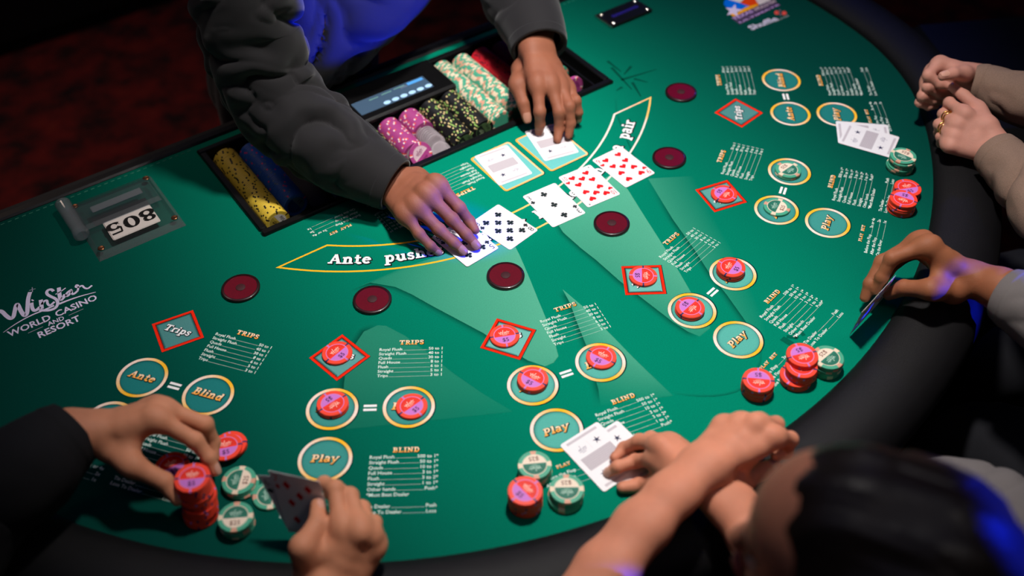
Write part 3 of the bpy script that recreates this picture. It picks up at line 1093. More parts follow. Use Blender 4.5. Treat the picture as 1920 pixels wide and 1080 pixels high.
# band with the ante rule in front of the tray
P = Pr()
inner = [(0.004 + 0.435 * math.sin(R(t)), 0.057 - 0.435 * math.cos(R(t))) for t in np.linspace(-41.2, 41.2, 40)]
outer = [(0.004 + 0.508 * math.sin(R(t)), 0.078 - 0.508 * math.cos(R(t))) for t in np.linspace(46.8, -46.8, 46)]
loop = inner + outer
P.stroke(loop, 0.0034, GOLD, Z0 + 6e-5, close=True, colf=lambda q: lerp3(GOLD, CREAM, max(0, min(1, (q.x + .02) / .16)) * (1 if q.x < .33 else .2)))
txt = 'Ante pushes if dealer has less than a pair'
h = 0.0215
wid = west_width(txt)
a0, a1 = -39.2, 39.0
rad, cy = 0.4830, 0.0675
west(P, txt, h, Z0 + 6e-5, lambda x, y: (0.004 + (rad - y * h) * math.sin(R(a0 + (a1 - a0) * x / wid)), cy - (rad - y * h) * math.cos(R(a0 + (a1 - a0) * x / wid))), WHITE, ow=0.12)
link('printed_ante_band', P.mesh('printed_ante_band', M['print']), felt)
# two frames for the dealer's cards
for cx, cy in ((0.0545, -0.2765), (0.1450, -0.2790)):
    P = Pr()
    hw, hh, rr = 0.0385, 0.0515, 0.004
    rect = []
    for sx_, sy_, a in ((1, 1, 0), (-1, 1, 90), (-1, -1, 180), (1, -1, 270)):
        for q in range(5):
            an = R(a + q * 22.5)
            rect.append((sx_ * (hw - rr) + rr * math.cos(an), sy_ * (hh - rr) + rr * math.sin(an)))
    P.poly(rect, lin((105, 188, 184)), Z0 + 6e-5)
    P.stroke([(a * 1.0 + .0008, b - .0010) for a, b in rect], 0.0046, (0, 0.05, 0.045), Z0 + 5e-5, close=True)
    P.stroke(rect, 0.0034, GOLD, Z0 + 8e-5, close=True, colf=lambda q: lerp3(lin((250, 168, 40)), lin((252, 205, 150)), max(0, min(1, .5 + q.x * 9))))
    link('printed_card_frame', P.mesh('printed_card_frame', M['print']), felt, (cx, cy, 0))


# casino script logo at the end of the layout
def cp(ox, oy, s):
    return lambda p: pt(ox + p[0] / s, oy + p[1] / s)


def brush(P, mapf, pts, w, col, z, unit):
    pts = smooth_line(pts, 2)
    n = len(pts)
    P.stroke([mapf(p) for p in pts], [unit * (w[0] + (w[1] - w[0]) * i / (n - 1) if isinstance(w, tuple) else w) for i in range(n)], col, z)


P = Pr()
mp = cp(0, 500, 6.75)
LAV = lin((226, 218, 246))  # white logo print with purplish light put into its colour
un = 0.00128 / 6.75 * 0.80
for pts, w in (([(-60, 590), (-20, 560), (25, 565), (80, 625), (135, 662), (172, 640), (188, 560), (205, 480), (228, 478), (262, 560), (310, 628), (345, 600), (350, 500), (356, 400), (382, 322)], 40),
               ([(400, 458), (408, 530), (432, 560), (470, 548), (505, 510)], 34), ([(404, 432), (420, 420)], 30),
               ([(516, 420), (524, 480), (530, 535)], 38), ([(528, 480), (560, 432), (598, 425), (600, 470), (630, 500), (690, 445)], 24),
               ([(678, 312), (650, 285), (598, 300), (588, 345), (640, 378), (705, 405), (738, 450), (715, 520), (640, 552), (560, 556), (500, 548)], 30),
               ([(745, 265), (752, 350), (768, 425), (800, 395), (828, 350)], 38), ([(702, 352), (765, 318), (832, 270)], 13),
               ([(912, 290), (862, 318), (832, 358), (852, 380), (888, 340), (908, 300), (905, 340), (932, 352), (985, 305)], 24),
               ([(985, 305), (995, 240), (965, 230), (955, 262), (1000, 262), (1040, 234), (1068, 272), (1112, 282), (1165, 238)], 20)):
    brush(P, mp, pts, w, LAV, Z0 + 6e-5, un)
brush(P, mp, [(40, 835), (200, 722), (400, 612), (550, 555), (685, 492)], (4, 26), LAV, Z0 + 7e-5, un)
brush(P, mp, [(750, 472), (900, 412), (1060, 362), (1215, 322)], (26, 5), LAV, Z0 + 7e-5, un)
brush(P, mp, [(408, 262), (412, 320)], 8, lerp3(LAV, FELT_B, .4), Z0 + 7e-5, un)
brush(P, mp, [(370, 302), (450, 280)], 6, lerp3(LAV, FELT_B, .4), Z0 + 7e-5, un)
P.text_fit('WORLD', mp((118, 893)), mp((652, 668)), 0.0125, LAV, Z0 + 6e-5, 0.02)
P.text_fit('CASINO', mp((715, 640)), mp((1240, 412)), 0.0125, LAV, Z0 + 6e-5, 0.02)
P.text_fit('AND', mp((615, 752)), mp((820, 668)), 0.0085, LAV, Z0 + 6e-5, 0.015)
P.text_fit('RESORT', mp((492, 908)), mp((1025, 678)), 0.0125, LAV, Z0 + 6e-5, 0.02)
for a, b in (((355, 842), (545, 760)), ((870, 618), (1055, 535))):
    P.stroke([mp(a), mp(b)], 0.0009, lerp3(LAV, FELT_B, .5), Z0 + 6e-5)
link('printed_casino_logo', P.mesh('printed_casino_logo', M['print']), felt)

# game logo at the far end: flag-coloured map, star, rows of lettering, maker's name
P = Pr()
mp = cp(1330, 0, 10.667)
P.poly([mp(p) for p in [(300, 20), (290, 90), (330, 140), (420, 160), (600, 200), (830, 135), (620, 60), (380, -10), (340, -30)]], lin((0, 110, 235)), Z0 + 6e-5)
P.poly([mp(p) for p in [(380, -10), (620, 60), (720, -20), (700, -120), (420, -120)]], lin((235, 225, 225)), Z0 + 6e-5)
P.poly([mp(p) for p in [(610, 60), (830, 130), (990, 90), (900, -20), (720, -40)]], lin((240, 70, 20)), Z0 + 6e-5)
P.poly([mp(p) for p in [(900, -30), (1000, 100), (1240, 0), (1150, -120), (900, -120)]], lin((228, 215, 215)), Z0 + 6e-5)
P.poly([mp(p) for p in [(410, 270), (470, 250), (560, 260), (680, 170), (760, 135), (960, 80), (1000, 150), (830, 210), (640, 290), (500, 345), (440, 310)]], lin((250, 170, 30)), Z0 + 7e-5)
star = []
for i in range(10):
    a = R(-80 + 36 * i)
    rr = 185 if i % 2 == 0 else 80
    star.append(mp((485 + rr * math.cos(a), 215 + rr * .72 * math.sin(a))))
P.poly(star, lin((222, 208, 240)), Z0 + 9e-5)
P.poly([mp(p) for p in [(430, 360), (1240, 0), (1430, 100), (610, 490)]], lin((78, 62, 92)), Z0 + 8e-5)
P.text_fit('TEXAS', mp((505, 405)), mp((890, 235)), 0.0085, lin((205, 170, 235)), Z0 + 1e-4, 0.02)
P.text_fit("HOLD'EM", mp((930, 218)), mp((1345, 35)), 0.0085, lin((215, 190, 200)), Z0 + 1e-4, 0.02)
for i in range(1):
    P.text_fit('ULTIMATE', mp((610, 470)), mp((1410, 100)), 0.0045, lin((205, 165, 230)), Z0 + 1e-4, 0.02)
P.text_fit('Shuffle', mp((850, 605)), mp((1395, 395)), 0.0150, lin((214, 208, 230)), Z0 + 1e-4, 0.03)
P.text_fit('MASTER', mp((1320, 445)), mp((1610, 318)), 0.0040, lin((190, 200, 200)), Z0 + 1e-4)
for x, y in ((1345, 255), (1497, 265)):
    P.poly([mp((x + 48 * math.cos(R(q * 30)), y + 42 * math.sin(R(q * 30)))) for q in range(12)], lin((232, 84, 76)), Z0 + 1e-4)
for x, y in ((1415, 215), (1420, 290)):
    P.poly([mp((x - 12, y - 38)), mp((x + 30, y + 5)), mp((x + 5, y + 36)), mp((x - 28, y - 5))], lin((104, 88, 110)), Z0 + 1e-4)
link('printed_game_logo', P.mesh('printed_game_logo', M['print']), felt)


# ================================================================== chip tray and display
def W3(x, y, z):
    return (x, y, TZ + z)


tray = empty('chip_tray', W3(0, -0.065, -0.034))
tag(tray, 'black recessed dealer chip tray holding rows of chips', 'chip tray')
tray_off = Vector((0, 0.065, 0.034))       # tray parts are written in felt coordinates


def tray_part(mb, name, m):
    o = mb.build(name, m, tray)
    o.location = tray_off
    return auto_smooth(o, 40)


x0, x1, y0, y1 = TRAY
b = 0.013
tray_part(MB().box(x0, x1, y0, y0 + b, -0.030, 0.006, 0.0022), 'front_rim', M['black'])
tray_part(MB().box(x0, x1, y1 - b, y1, -0.030, 0.006, 0.0022), 'rear_rim', M['black'])
tray_part(MB().box(x0, x0 + b, y0 + b, y1 - b, -0.030, 0.006, 0.0022), 'side_rim', M['black'])
tray_part(MB().box(x1 - b, x1, y0 + b, y1 - b, -0.030, 0.006, 0.0022), 'side_rim', M['black'])
tray_part(MB().box(x0 + .002, x1 - .002, y0 + .002, y1 - .002, -0.034, -0.0275), 'tray_floor', M['blackmat'])
COLX = [-0.3185, -0.2760, -0.2335, -0.1910, -0.1485, -0.0930, -0.0500, -0.0070, 0.0375, 0.0810, 0.1205, 0.1630, 0.2045, 0.2460, 0.2870]
for a, c in zip(COLX[:-1], COLX[1:]):
    mx = (a + c) / 2
    rear = -0.052 if -0.12 < mx < 0.10 else y1 - b
    d = MB().box(mx - 0.0009, mx + 0.0009, y0 + b, rear, -0.0275, -0.012)
    tray_part(d, 'divider', M['black'])
tray_part(MB().box(0.318, 0.321, -0.176, 0.05, -0.0275, -0.002), 'divider', M['black'])

disp = empty('betting_display', W3(-0.003, 0.0, -0.027))
tag(disp, 'black display console with lit screen in the chip tray', 'display')
off = Vector((0.003, 0, 0.027))
o = MB().box(-0.110, 0.102, -0.050, 0.051, -0.027, 0.019, 0.003).build('housing', M['black'], disp)
o.location = off
auto_smooth(o)
o = MB().box(-0.108, 0.100, -0.0525, -0.0495, 0.010, 0.0175, 0.001).build('front_lip', M['black'], disp)
o.location = off
sc_ = MB().box(-0.084, 0.064, -0.033, 0.006, 0.0188, 0.0198).build('screen', M['screen'], disp)
sc_.location = off
for i in range(6):
    bx_ = -0.029 + i * 0.0172
    mb = MB().lathe([(0.0068, 0.0198), (0.0068, 0.0202)], 18, c=(0, 0, 0))
    mb.v = [(bx_ + x * 1.0, -0.0265 + y * 0.72, z) for x, y, z in mb.v]
    link('screen_button', mb.mesh('screen_button', [M['lcd_btn']]), sc_)
MB().box(0.028, 0.060, -0.004, 0.003, 0.0198, 0.0202).build('screen_bar', M['lcd_blue'], sc_)
MB().box(0.012, 0.026, -0.006, -0.001, 0.0198, 0.0202).build('screen_bar', mat('lcd_grey_bar', (82, 96, 116), 0.3, emit=0.5, noise=0.05), sc_)
for i in range(3):
    MB().box(-0.052 + i * .026, -0.034 + i * .028, -0.0035 + i * .0014, -0.0015 + i * .0014, 0.0198, 0.0201).build('screen_text_line', mat('lcd_green_text', (96, 140, 130), 0.4, emit=0.5, noise=0.05), sc_)

# ================================================================== chips
CR, CT, CI = 0.0212, 0.0038, 0.0157
cols = dict(red=(252, 66, 38), redspot=(196, 120, 200), navy=(36, 36, 96), green=(70, 166, 134), cream=(236, 214, 186), peach=(216, 158, 132),
            yellow=(228, 196, 66), black=(17, 18, 20), blue=(18, 82, 168), magenta=(205, 40, 110), greyblue=(70, 100, 130), pink=(164, 62, 128),
            white=(232, 216, 214), coral=(226, 84, 70), lime=(150, 190, 96), sand=(224, 200, 140), maroon=(110, 24, 52), tray_red=(214, 26, 46), darkdot=(90, 14, 40))
CM = {k: mat('chip_' + k, v, 0.5, noise=0.06, nscale=400, bump=0.05, bscale=1500) for k, v in cols.items()}


def chip_mesh(name, base, spots, face, n=48):
    """spots: list of (centre angle, width in degrees, colour)"""
    names = [base] + sorted({s[2] for s in spots}) + [face]
    mats = [CM[k] for k in names]
    prof = [(CI, 0), (CR - .0007, 0), (CR, .0007), (CR, CT - .0007), (CR - .0007, CT), (CI, CT)]
    v, f, m = [], [], []
    for r, z in prof:
        for j in range(n):
            a = 2 * math.pi * (j - .5) / n
            v.append((r * math.cos(a), r * math.sin(a), z))
    for j in range(n):
        a = 360 * j / n
        mi = 0
        for c, w, col in spots:
            if abs((a - c + 180) % 360 - 180) <= w / 2 + .01:
                mi = names.index(col)
        for i in range(5):
            p, q = i * n + j, i * n + (j + 1) % n
            f.append((p, q, q + n, p + n))
            m.append(mi)
    f.append(tuple(range(n - 1, -1, -1)))
    f.append(tuple(range(5 * n, 6 * n)))
    m += [len(names) - 1] * 2
    me = new_mesh(name, v, f, mats, m, True)
    try:
        me.set_sharp_from_angle(angle=R(38))
    except Exception:
        pass
    return me


def inlay(name, top, seg, ringc, rayc, logo, txt, tcol, tsize, segfrac=-0.12):
    P = Pr()
    r = CI
    z = CT + 3e-5
    P.disc(0, 0, r, lin(top), z)
    for i in range(26):
        a = R(8 + 164 * i / 25)
        P.poly([(0.0012 * math.cos(a), 0.0008 + .0012 * math.sin(a)), (r * .93 * math.cos(a - .018), r * .93 * math.sin(a - .018)), (r * .93 * math.cos(a + .018), r * .93 * math.sin(a + .018))], lin(rayc), z + 1e-5)
    y = segfrac * r
    a0 = math.asin(segfrac)
    pts = [(r * math.cos(a0 - (math.pi + 2 * a0) * i / 30), r * math.sin(a0 - (math.pi + 2 * a0) * i / 30)) for i in range(31)]
    P.poly(pts, lin(seg), z + 2e-5)
    P.ring(0, 0, r * .93, r, lin(ringc), z + 3e-5, 40)
    L = lin(logo)
    k = r * .5
    P.stroke([(-k * .95, k * .8), (-k * .7, k * .45), (-k * .55, k * .85), (-k * .3, k * .45), (-k * .1, k * 1.25)], r * .07, L, z + 3e-5)
    P.stroke([(-k * .05, k * .75), (k * .05, k * .5), (k * .25, k * .78), (k * .35, k * .5), (k * .6, k * .9), (k * .7, k * .6), (k * 1.0, k * .8)], r * .06, L, z + 3e-5)
    P.stroke([(-k * .8, k * .25), (k * .9, k * .35)], r * .05, L, z + 3e-5)
    P.stroke([(-k * .4, k * .02), (k * .5, k * .08)], r * .04, L, z + 3e-5)
    P.text(txt, 0, -r * .74, tsize, lin(tcol), z + 4e-5, 'C', 0.012)
    return P.mesh(name, M['chip_print'])


CHIP = {
    'red': (chip_mesh('chip_red', 'red', [(90, 7.5, 'redspot'), (270, 7.5, 'redspot'), (0, 7.5, 'navy'), (180, 7.5, 'navy')], 'red'),
            inlay('inlay_red', (250, 58, 38), (206, 120, 208), (222, 130, 190), (200, 26, 20), (255, 196, 180), '$5', (62, 16, 70), .0095)),
    'green': (chip_mesh('chip_green', 'green', [(90, 24, 'peach'), (270, 24, 'peach'), (0, 24, 'cream'), (180, 24, 'cream')], 'green'),
              inlay('inlay_green', (44, 122, 100), (240, 222, 200), (226, 214, 190), (22, 82, 66), (170, 205, 186), '$25', (120, 66, 44), .0088)),
    'yellow': (chip_mesh('chip_yellow', 'yellow', [(30 + 60 * i, 7.5, 'black') for i in range(6)], 'yellow'),
               inlay('inlay_yellow', (214, 186, 70), (226, 220, 214), (236, 214, 120), (90, 80, 40), (30, 28, 20), '50¢', (24, 22, 30), .0080)),
    'blue': (chip_mesh('chip_blue', 'blue', [(90, 7.5, 'magenta'), (270, 7.5, 'magenta'), (0, 7.5, 'greyblue'), (180, 7.5, 'greyblue')], 'blue'),
             inlay('inlay_blue', (12, 50, 112), (66, 92, 118), (20, 72, 140), (8, 36, 90), (30, 70, 130), '$1', (10, 26, 60), .0095)),
    'pink': (chip_mesh('chip_pink', 'pink', [(a + d, 7.5, c) for a in (45, 135, 225, 315) for d, c in ((0, 'coral'), (7.5, 'white'))], 'white'),
             inlay('inlay_pink', (214, 190, 196), (164, 62, 128), (180, 90, 140), (190, 150, 170), (120, 40, 90), '$500', (60, 20, 50), .0058)),
    'black': (chip_mesh('chip_black', 'black', [(a, 7.5, c) for a, c in ((15, 'lime'), (30, 'sand'), (105, 'sand'), (120, 'lime'), (195, 'sand'), (210, 'lime'), (285, 'lime'), (300, 'sand'))], 'black'),
              inlay('inlay_black', (22, 30, 26), (70, 96, 60), (80, 110, 70), (40, 60, 44), (150, 170, 130), '$100', (20, 26, 20), .0058)),
    'trayred': (chip_mesh('chip_tray_red', 'tray_red', [(45, 7.5, 'darkdot'), (135, 7.5, 'darkdot'), (225, 7.5, 'darkdot'), (315, 7.5, 'darkdot')], 'tray_red'), None),
    'maroon': (chip_mesh('chip_maroon', 'maroon', [(90, 7.5, 'black'), (270, 7.5, 'black')], 'maroon'), None),
    'camo': (chip_mesh('chip_green_wide', 'green', [(a, 22, c) for a, c in ((0, 'cream'), (45, 'peach'), (90, 'cream'), (135, 'cream'), (180, 'cream'), (225, 'peach'), (270, 'cream'), (315, 'peach'))], 'green'), None),
}
WORD = {'red': 'red five-dollar chip', 'green': 'green and cream chip'}


ORD = ['bottom', 'second', 'third', 'fourth', 'fifth', 'sixth', 'seventh', 'eighth', 'ninth', 'tenth', 'eleventh', 'twelfth', 'thirteenth', 'fourteenth', 'fifteenth', 'sixteenth']
NAME = {'red': 'red_poker_chip', 'green': 'green_poker_chip', 'camo': 'green_poker_chip', 'yellow': 'yellow_poker_chip', 'blue': 'blue_poker_chip', 'pink': 'pink_poker_chip',
        'black': 'black_poker_chip', 'trayred': 'red_poker_chip', 'maroon': 'maroon_poker_chip'}


def nth(i, n):
    return 'top' if i == n - 1 else (ORD[i] if i < 1 else ORD[i] + '-lowest')


def put_chip(kind, x, y, z, rot, label, group, cat='poker chip', face=True):
    o = link(NAME[kind], CHIP[kind][0], None, W3(x, y, z), rot)
    tag(o, label, cat, group)
    if face and CHIP[kind][1]:
        link('inlay', CHIP[kind][1], o)
    return o


def chip_stack(kind, px, py, n, rot_img, where, jitter=0.0006, offs=None, group=None):
    """stack whose top face is seen centred on a pixel"""
    top = U(px, py, n * CT)
    for i in range(n):
        jx, jy = (0, 0) if i == n - 1 else (random.uniform(-jitter, jitter), random.uniform(-jitter, jitter))
        if offs and i in offs:
            jx, jy = offs[i]
        rot = R(rot_img - 34.55) if i == n - 1 else random.uniform(0, 6.28)
        put_chip(kind, top.x + jx, top.y + jy, 0.0005 + i * (CT + 0.00003), rot, (WORD[kind] if n == 1 else nth(i, n) + ' ' + kind + ' chip') + ' ' + where, (group or ('chips ' + where)) if n > 1 else None, face=(i >= n - 1 or (offs is not None)))


# bets lying on the layout
chip_stack('red', 632, 661, 1, 50, 'alone on the trips diamond nearest the held pair of cards')
chip_stack('red', 623.5, 756, 2, 218, 'in the ante circle nearest the held pair of cards')
chip_stack('red', 771.8, 761, 1, 42, 'alone in the blind circle nearest the held pair of cards')
chip_stack('red', 946, 629, 1, 10, 'on the trips diamond nearest the disc by the five of clubs')
chip_stack('red', 999, 709.8, 2, -35, 'in the ante circle nearest the crossed bare arms')
chip_stack('red', 1127.4, 669, 1, -35, 'alone in the blind circle nearest the crossed bare arms')
chip_stack('red', 1206, 516.7, 1, -95, 'on the trips diamond nearest the disc by the three of clubs')
chip_stack('red', 1294, 576, 2, -135, 'in the ante circle beside the three-chip blind bet')
chip_stack('red', 1371, 500.5, 3, 55, 'in the three-chip bet on a blind circle')
chip_stack('red', 1357.6, 363, 1, -130, 'on the trips diamond whose circles hold green chips')
chip_stack('green', 1456.9, 387.4, 1, 62, 'alone in an ante circle')
chip_stack('green', 1478, 317.5, 2, -140, 'in the blind circle beside the green ante chip')
# players' stacks along the armrest
chip_stack('green', 1693.6, 291.9, 7, 140, 'in the stack touching the two face-down cards', 0.0012)
chip_stack('red', 1702.2, 351.9, 4, 10, 'in the low stack between green and taller red stacks', 0.0012)
chip_stack('red', 1694.5, 372.5, 6, 150, 'in the stack leaning against the four-chip red stack', 0.0010)
chip_stack('red', 1422.5, 712.5, 6, 172, 'in the neat stack covering the words Play Bet', 0.0008)
chip_stack('green', 1552.9, 670, 6, -140, 'in the stack beside the sliding red pile', 0.0009)
g = 'chips in the sliding red pile'
lvl = 0
for (cnt, px, py) in ((3, 1492, 703.0), (4, 1503, 686.0), (2, 1504.3, 665.5)):
    base = U(px, py, (lvl + cnt) * CT)
    for i in range(cnt):
        lvl += 1
        put_chip('red', base.x + (cnt - 1 - i) * .0004, base.y - (cnt - 1 - i) * .0005, 0.0005 + (lvl - 1) * (CT + .00003), R(195 - 34.55) if lvl == 9 else random.uniform(0, 6),
                 nth(lvl - 1, 9) + ' red chip in the sliding pile beside a green stack', g)
chip_stack('green', 1002.5, 871.7, 5, 185, 'in the stack beside the empty Play circle', 0.0010)
chip_stack('red', 984.7, 920, 8, -50, 'in the tall stack between two green stacks', 0.0007)
chip_stack('green', 1062.8, 916.7, 5, 180, 'in the leaning stack beside cards under crossed arms', 0.0008, {0: (-.0035, -.0018), 1: (-.0032, -.0010), 2: (-.0006, 0)})
t = U(422.2, 836.7, 3 * CT)
for i, (dx, dy) in enumerate(((.0085, .0045), (.0075, .0030), (0, 0))):
    put_chip('red', t.x + dx * .9, t.y + dy - .001, 0.0005 + i * (CT + .00003), R(12 - 34.55), nth(i, 3) + ' red chip in the spread trio behind the gripping hand', 'three spread red chips')
chip_stack('green', 447.8, 900, 3, 85, 'in the low stack between the gripped stack and held cards', 0.001, {0: (.0012, -.003)})
chip_stack('green', 441.6, 968.9, 5, 4, 'in the stack at the foot of the gripped red stack', 0.001)
chip_stack('green', 505.5, 927.5, 1, 100, 'lying partly under the held cards')
base = U(378, 966, 0)
top = U(360.4, 896, 17 * CT)
for i in range(17):
    tt = i / 16
    dx, dy = (0.0030, 0.0010) if i in (7, 8) else ((0.0012, -.0006) if i in (3, 4, 5, 6, 11) else (0, 0))
    put_chip('red', base.x * (1 - tt) + top.x * tt + dx, base.y * (1 - tt) + top.y * tt + dy, 0.0005 + i * (CT + .00003), R(5 - 34.55) if i == 16 else random.uniform(0, 6),
             nth(i, 17) + ' red chip in the tall stack gripped by a black-sleeved hand', 'chips in the gripped tall stack', face=i > 14 or i in (8,))
chip_stack('red', 322, 874, 7, 30, 'in the shaded stack under the palm of the gripping hand', 0.0008)

# rows of chips lying in the tray
RX = Matrix.Rotation(R(90), 3, 'X')


def tray_row(kind, col, yf, n, name, group, xo=0.0, zc=-0.0062, jit=0.0003, last=None):
    for i in range(n):
        o = link(NAME[kind], CHIP[kind][0])
        o.location = W3(COLX[col] + xo + random.uniform(-jit, jit), yf + CT + i * (CT + 0.00004), zc + random.uniform(0, jit))
        o.rotation_euler = (RX @ Matrix.Rotation(random.uniform(0, 6.28) if i else R(115), 3, 'Z')).to_euler()
        tag(o, name, 'poker chip', group)
        if i == 0 and CHIP[kind][1]:
            link('inlay', CHIP[kind][1], o)


tray_row('yellow', 0, -0.170, 52, 'yellow chip with black edge spots in the end row of the tray', 'yellow chips in the tray')
tray_row('blue', 1, -0.150, 44, 'blue chip with red and grey edge spots in the tray', 'blue chips in the tray')
tray_row('black', 5, -0.158, 27, 'black chip with lime edge spots in the row beside the sleeve', 'black chips beside the sleeve')
tray_row('pink', 6, -0.148, 23, 'purple-pink chip with white and red edge spots in the longer pink row', 'chips in the longer pink row')
tray_row('pink', 7, -0.108, 13, 'purple-pink chip with white and red edge spots in the row behind clear discs', 'chips in the shorter pink row')
tray_row('black', 8, -0.175, 31, 'black chip with lime edge spots in the row next to the clear discs', 'chips of the first black row')
tray_row('black', 9, -0.166, 29, 'black chip with lime edge spots in the row next to green chips', 'chips of the second black row')
tray_row('camo', 10, -0.165, 52, 'green chip with wide cream edge spots in the row next to black chips', 'chips of the first green row')
tray_row('camo', 11, -0.160, 50, 'green chip with wide cream edge spots in the row next to red chips', 'chips of the second green row')
tray_row('trayred', 12, -0.110, 36, 'bright red chip in the single red row of the tray', 'red chips in the tray')
tray_row('maroon', 13, -0.030, 14, 'dark maroon chip in the short row behind the dealer\'s wrist', 'maroon chips in the tray')
tray_row('green', 14, -0.115, 2, 'green chip lying beside the dealer\'s wrist in the tray', 'green chips beside the wrist')
tray_row('pink', 14, -0.158, 2, 'purple-pink chip lying beyond the dealer\'s fingers in the tray', 'pink chips beyond the fingers')
# leaning pink chip at the front of its row
o = link('pink_poker_chip', CHIP['pink'][0])
o.location = W3(-0.046, -0.1615, -0.0015)
o.rotation_euler = (Matrix.Rotation(R(62), 3, 'X') @ Matrix.Rotation(R(30), 3, 'Z')).to_euler()
link('inlay', CHIP['pink'][1], o)
tag(o, 'tilted purple-pink chip leaning out at the front of its row', 'poker chip')
lam = MB().lathe([(0.0165, 0), (0.0185, .0012), (0.0185, .0026), (0.0170, .0034), (0.0140, .0026)], 32).mesh('clear_disc', [M['lammer']], True)
for i in range(6):
    o = link('spacer_disc', lam, None, W3(-0.0070 + .0015 * i / 6, -0.1155 - i * 0.0062, -0.0085))
    o.rotation_euler = (R(80 - i * 3), 0, 0)
    tag(o, 'frosted clear spacer disc standing in the row before pink chips', 'disc', 'frosted spacer discs')
o = link('spacer_disc', lam, None, W3(-0.006, -0.1640, -0.0130))
o.rotation_euler = (R(38), R(6), 0)
tag(o, 'frosted clear spacer disc fallen flat at the tray front', 'disc')

# ================================================================== red discs set out on the felt, one in front of each place
DISCS = [(451, 539, 'dark red disc on the felt beyond the bare Trips diamond near the casino logo'),
         (698, 561, 'dark red disc on the felt below the words Ante pushes'),
         (948, 516, 'dark red disc on the felt beside the five of clubs'),
         (1147, 418, 'dark red disc on the felt beside the three of clubs'),
         (1255, 295, 'dark red disc on the felt beside the nine of hearts'),
         (1277, 172, 'dark red disc on the felt beyond the word pair')]
for px, py, lab in DISCS:
    q = U(px, py, 0.004)
    d = empty('sensor_disc', (q.x, q.y, TZ + 0.0003))
    tag(d, lab, 'disc', 'red discs around the layout')
    auto_smooth(MB().lathe([(0.0280, 0), (0.0285, .0010), (0.0285, .0036), (0.0274, .0046), (0.0245, .0046), (0.0243, .0036)], 48).build('rim', M['disc_rim'], d), 50)
    MB().lathe([(0.0244, .0030), (0.0244, .0039)], 48).build('lens', M['disc'], d)
    auto_smooth(MB().lathe([(0.0072, .0036), (0.0072, .0044), (0.0064, .0048)], 28).build('hub', M['disc_hub'], d))

# ================================================================== clear drop-slot plate with number, and the paddle lying on it
sl = empty('drop_slot_plate', W3(-0.5125, -0.024, 0.0003))
tag(sl, 'clear acrylic plate numbered 805 lying on the felt', 'plate')


def slp(mb, name, m, parent=None, sm=False):
    o = mb.build(name, m, parent or sl)
    if parent is None:
        o.location = Vector((0.5125, 0.024, 0))
    return o


_b = MB().frustum(-0.583, -0.442, -0.098, 0.050, 0, 0.011, 0.007)
_b.m = [0, 0, 1, 1, 1, 1]
slp(_b, 'acrylic_base', [M['acrylic'], M['acrylic_edge']])
num = slp(MB().box(-0.5505, -0.4735, -0.0800, -0.0310, 0.0112, 0.0140, 0.0018), 'number_plate', M['plate'])
auto_smooth(num)
def fat_digits(P, s, cx, cy, h, z):
    """bold digits with thick sides and thin tops, turned to read from the dealer's side"""
    adv = 0.92
    x0_ = -adv * len(s) / 2
    for n_, ch in enumerate(s):
        ox = x0_ + adv * (n_ + .5)
        strokes = []
        if ch == '0':
            strokes.append([(.30 * math.cos(q), .5 + .43 * math.sin(q), .10 + .17 * abs(math.cos(q))) for q in np.linspace(0, 2 * math.pi, 41)])
        if ch == '8':
            strokes.append([(.235 * math.cos(q), .755 + .185 * math.sin(q), .09 + .13 * abs(math.cos(q))) for q in np.linspace(0, 2 * math.pi, 33)])
            strokes.append([(.295 * math.cos(q), .285 + .225 * math.sin(q), .10 + .16 * abs(math.cos(q))) for q in np.linspace(0, 2 * math.pi, 33)])
        if ch == '5':
            strokes.append([(-.26, .93, .14), (.30, .93, .14)])
            strokes.append([(-.25, .95, .10), (-.30, .52, .10)])
            strokes.append([(.0 + .30 * math.cos(q), .32 + .26 * math.sin(q), .10 + .16 * abs(math.cos(q))) for q in np.linspace(R(150), R(-150), 25)])
            strokes.append([(-.27, .20, .20), (-.24, .22, .20)])
        for k_, stt in enumerate(strokes):
            P.stroke([(cx - (ox + a) * h, cy - (b_ - .5) * h) for a, b_, w_ in stt], [w_ * h for a, b_, w_ in stt], (0.004, 0.004, 0.004), z + k_ * 4e-6)


P = Pr()
fat_digits(P, '805', -0.5120, -0.0555, 0.0290, 0.0)
o = link('number', P.mesh('number', M['card_print']), num)
o.location = (0, 0, 0.01408)
for x, y in ((-0.572, 0.036), (-0.453, 0.036), (-0.572, -0.084), (-0.453, -0.084)):
    slp(MB().lathe([(0.0052, .0112), (0.0052, .0125), (0.004, .0132), (0.0015, .0128)], 20, c=(x, y, 0)), 'screw', M['brass'])
slp(MB().box(-0.560, -0.470, -0.016, 0.004, 0.0003, 0.0009), 'slot', M['blackmat'])

pd = empty('money_paddle', W3(-0.540, -0.003, 0.0146))
tag(pd, 'clear acrylic money paddle with round handle resting on the number plate', 'paddle')
_b = MB().frustum(-0.577, -0.453, -0.034, 0.027, 0.0, 0.0075, 0.0035)
_b.m = [0, 0, 1, 1, 1, 1]
pl = _b.build('blade', [M['acrylic'], M['acrylic_edge']], pd)
pl.location = Vector((0.540, 0.003, 0))
gr = MB()
gr.box(-0.556, -0.473, -0.011, 0.004, 0.0077, 0.0105, 0.0012)
o = gr.build('blade_rib', M['acrylic_edge'], pd)
o.location = Vector((0.540, 0.003, 0))
hm = MB().lathe([(0.0085, -0.048), (0.0125, -0.044), (0.0125, -0.036), (0.0116, -0.034), (0.0116, 0.034), (0.0125, 0.036), (0.0125, 0.044), (0.0085, 0.048)], 28)
o = hm.build('handle', M['acrylic_edge'], pd)
o.location = Vector((-0.0465, 0.006, 0.0020))
o.rotation_euler = (R(90), 0, 0)
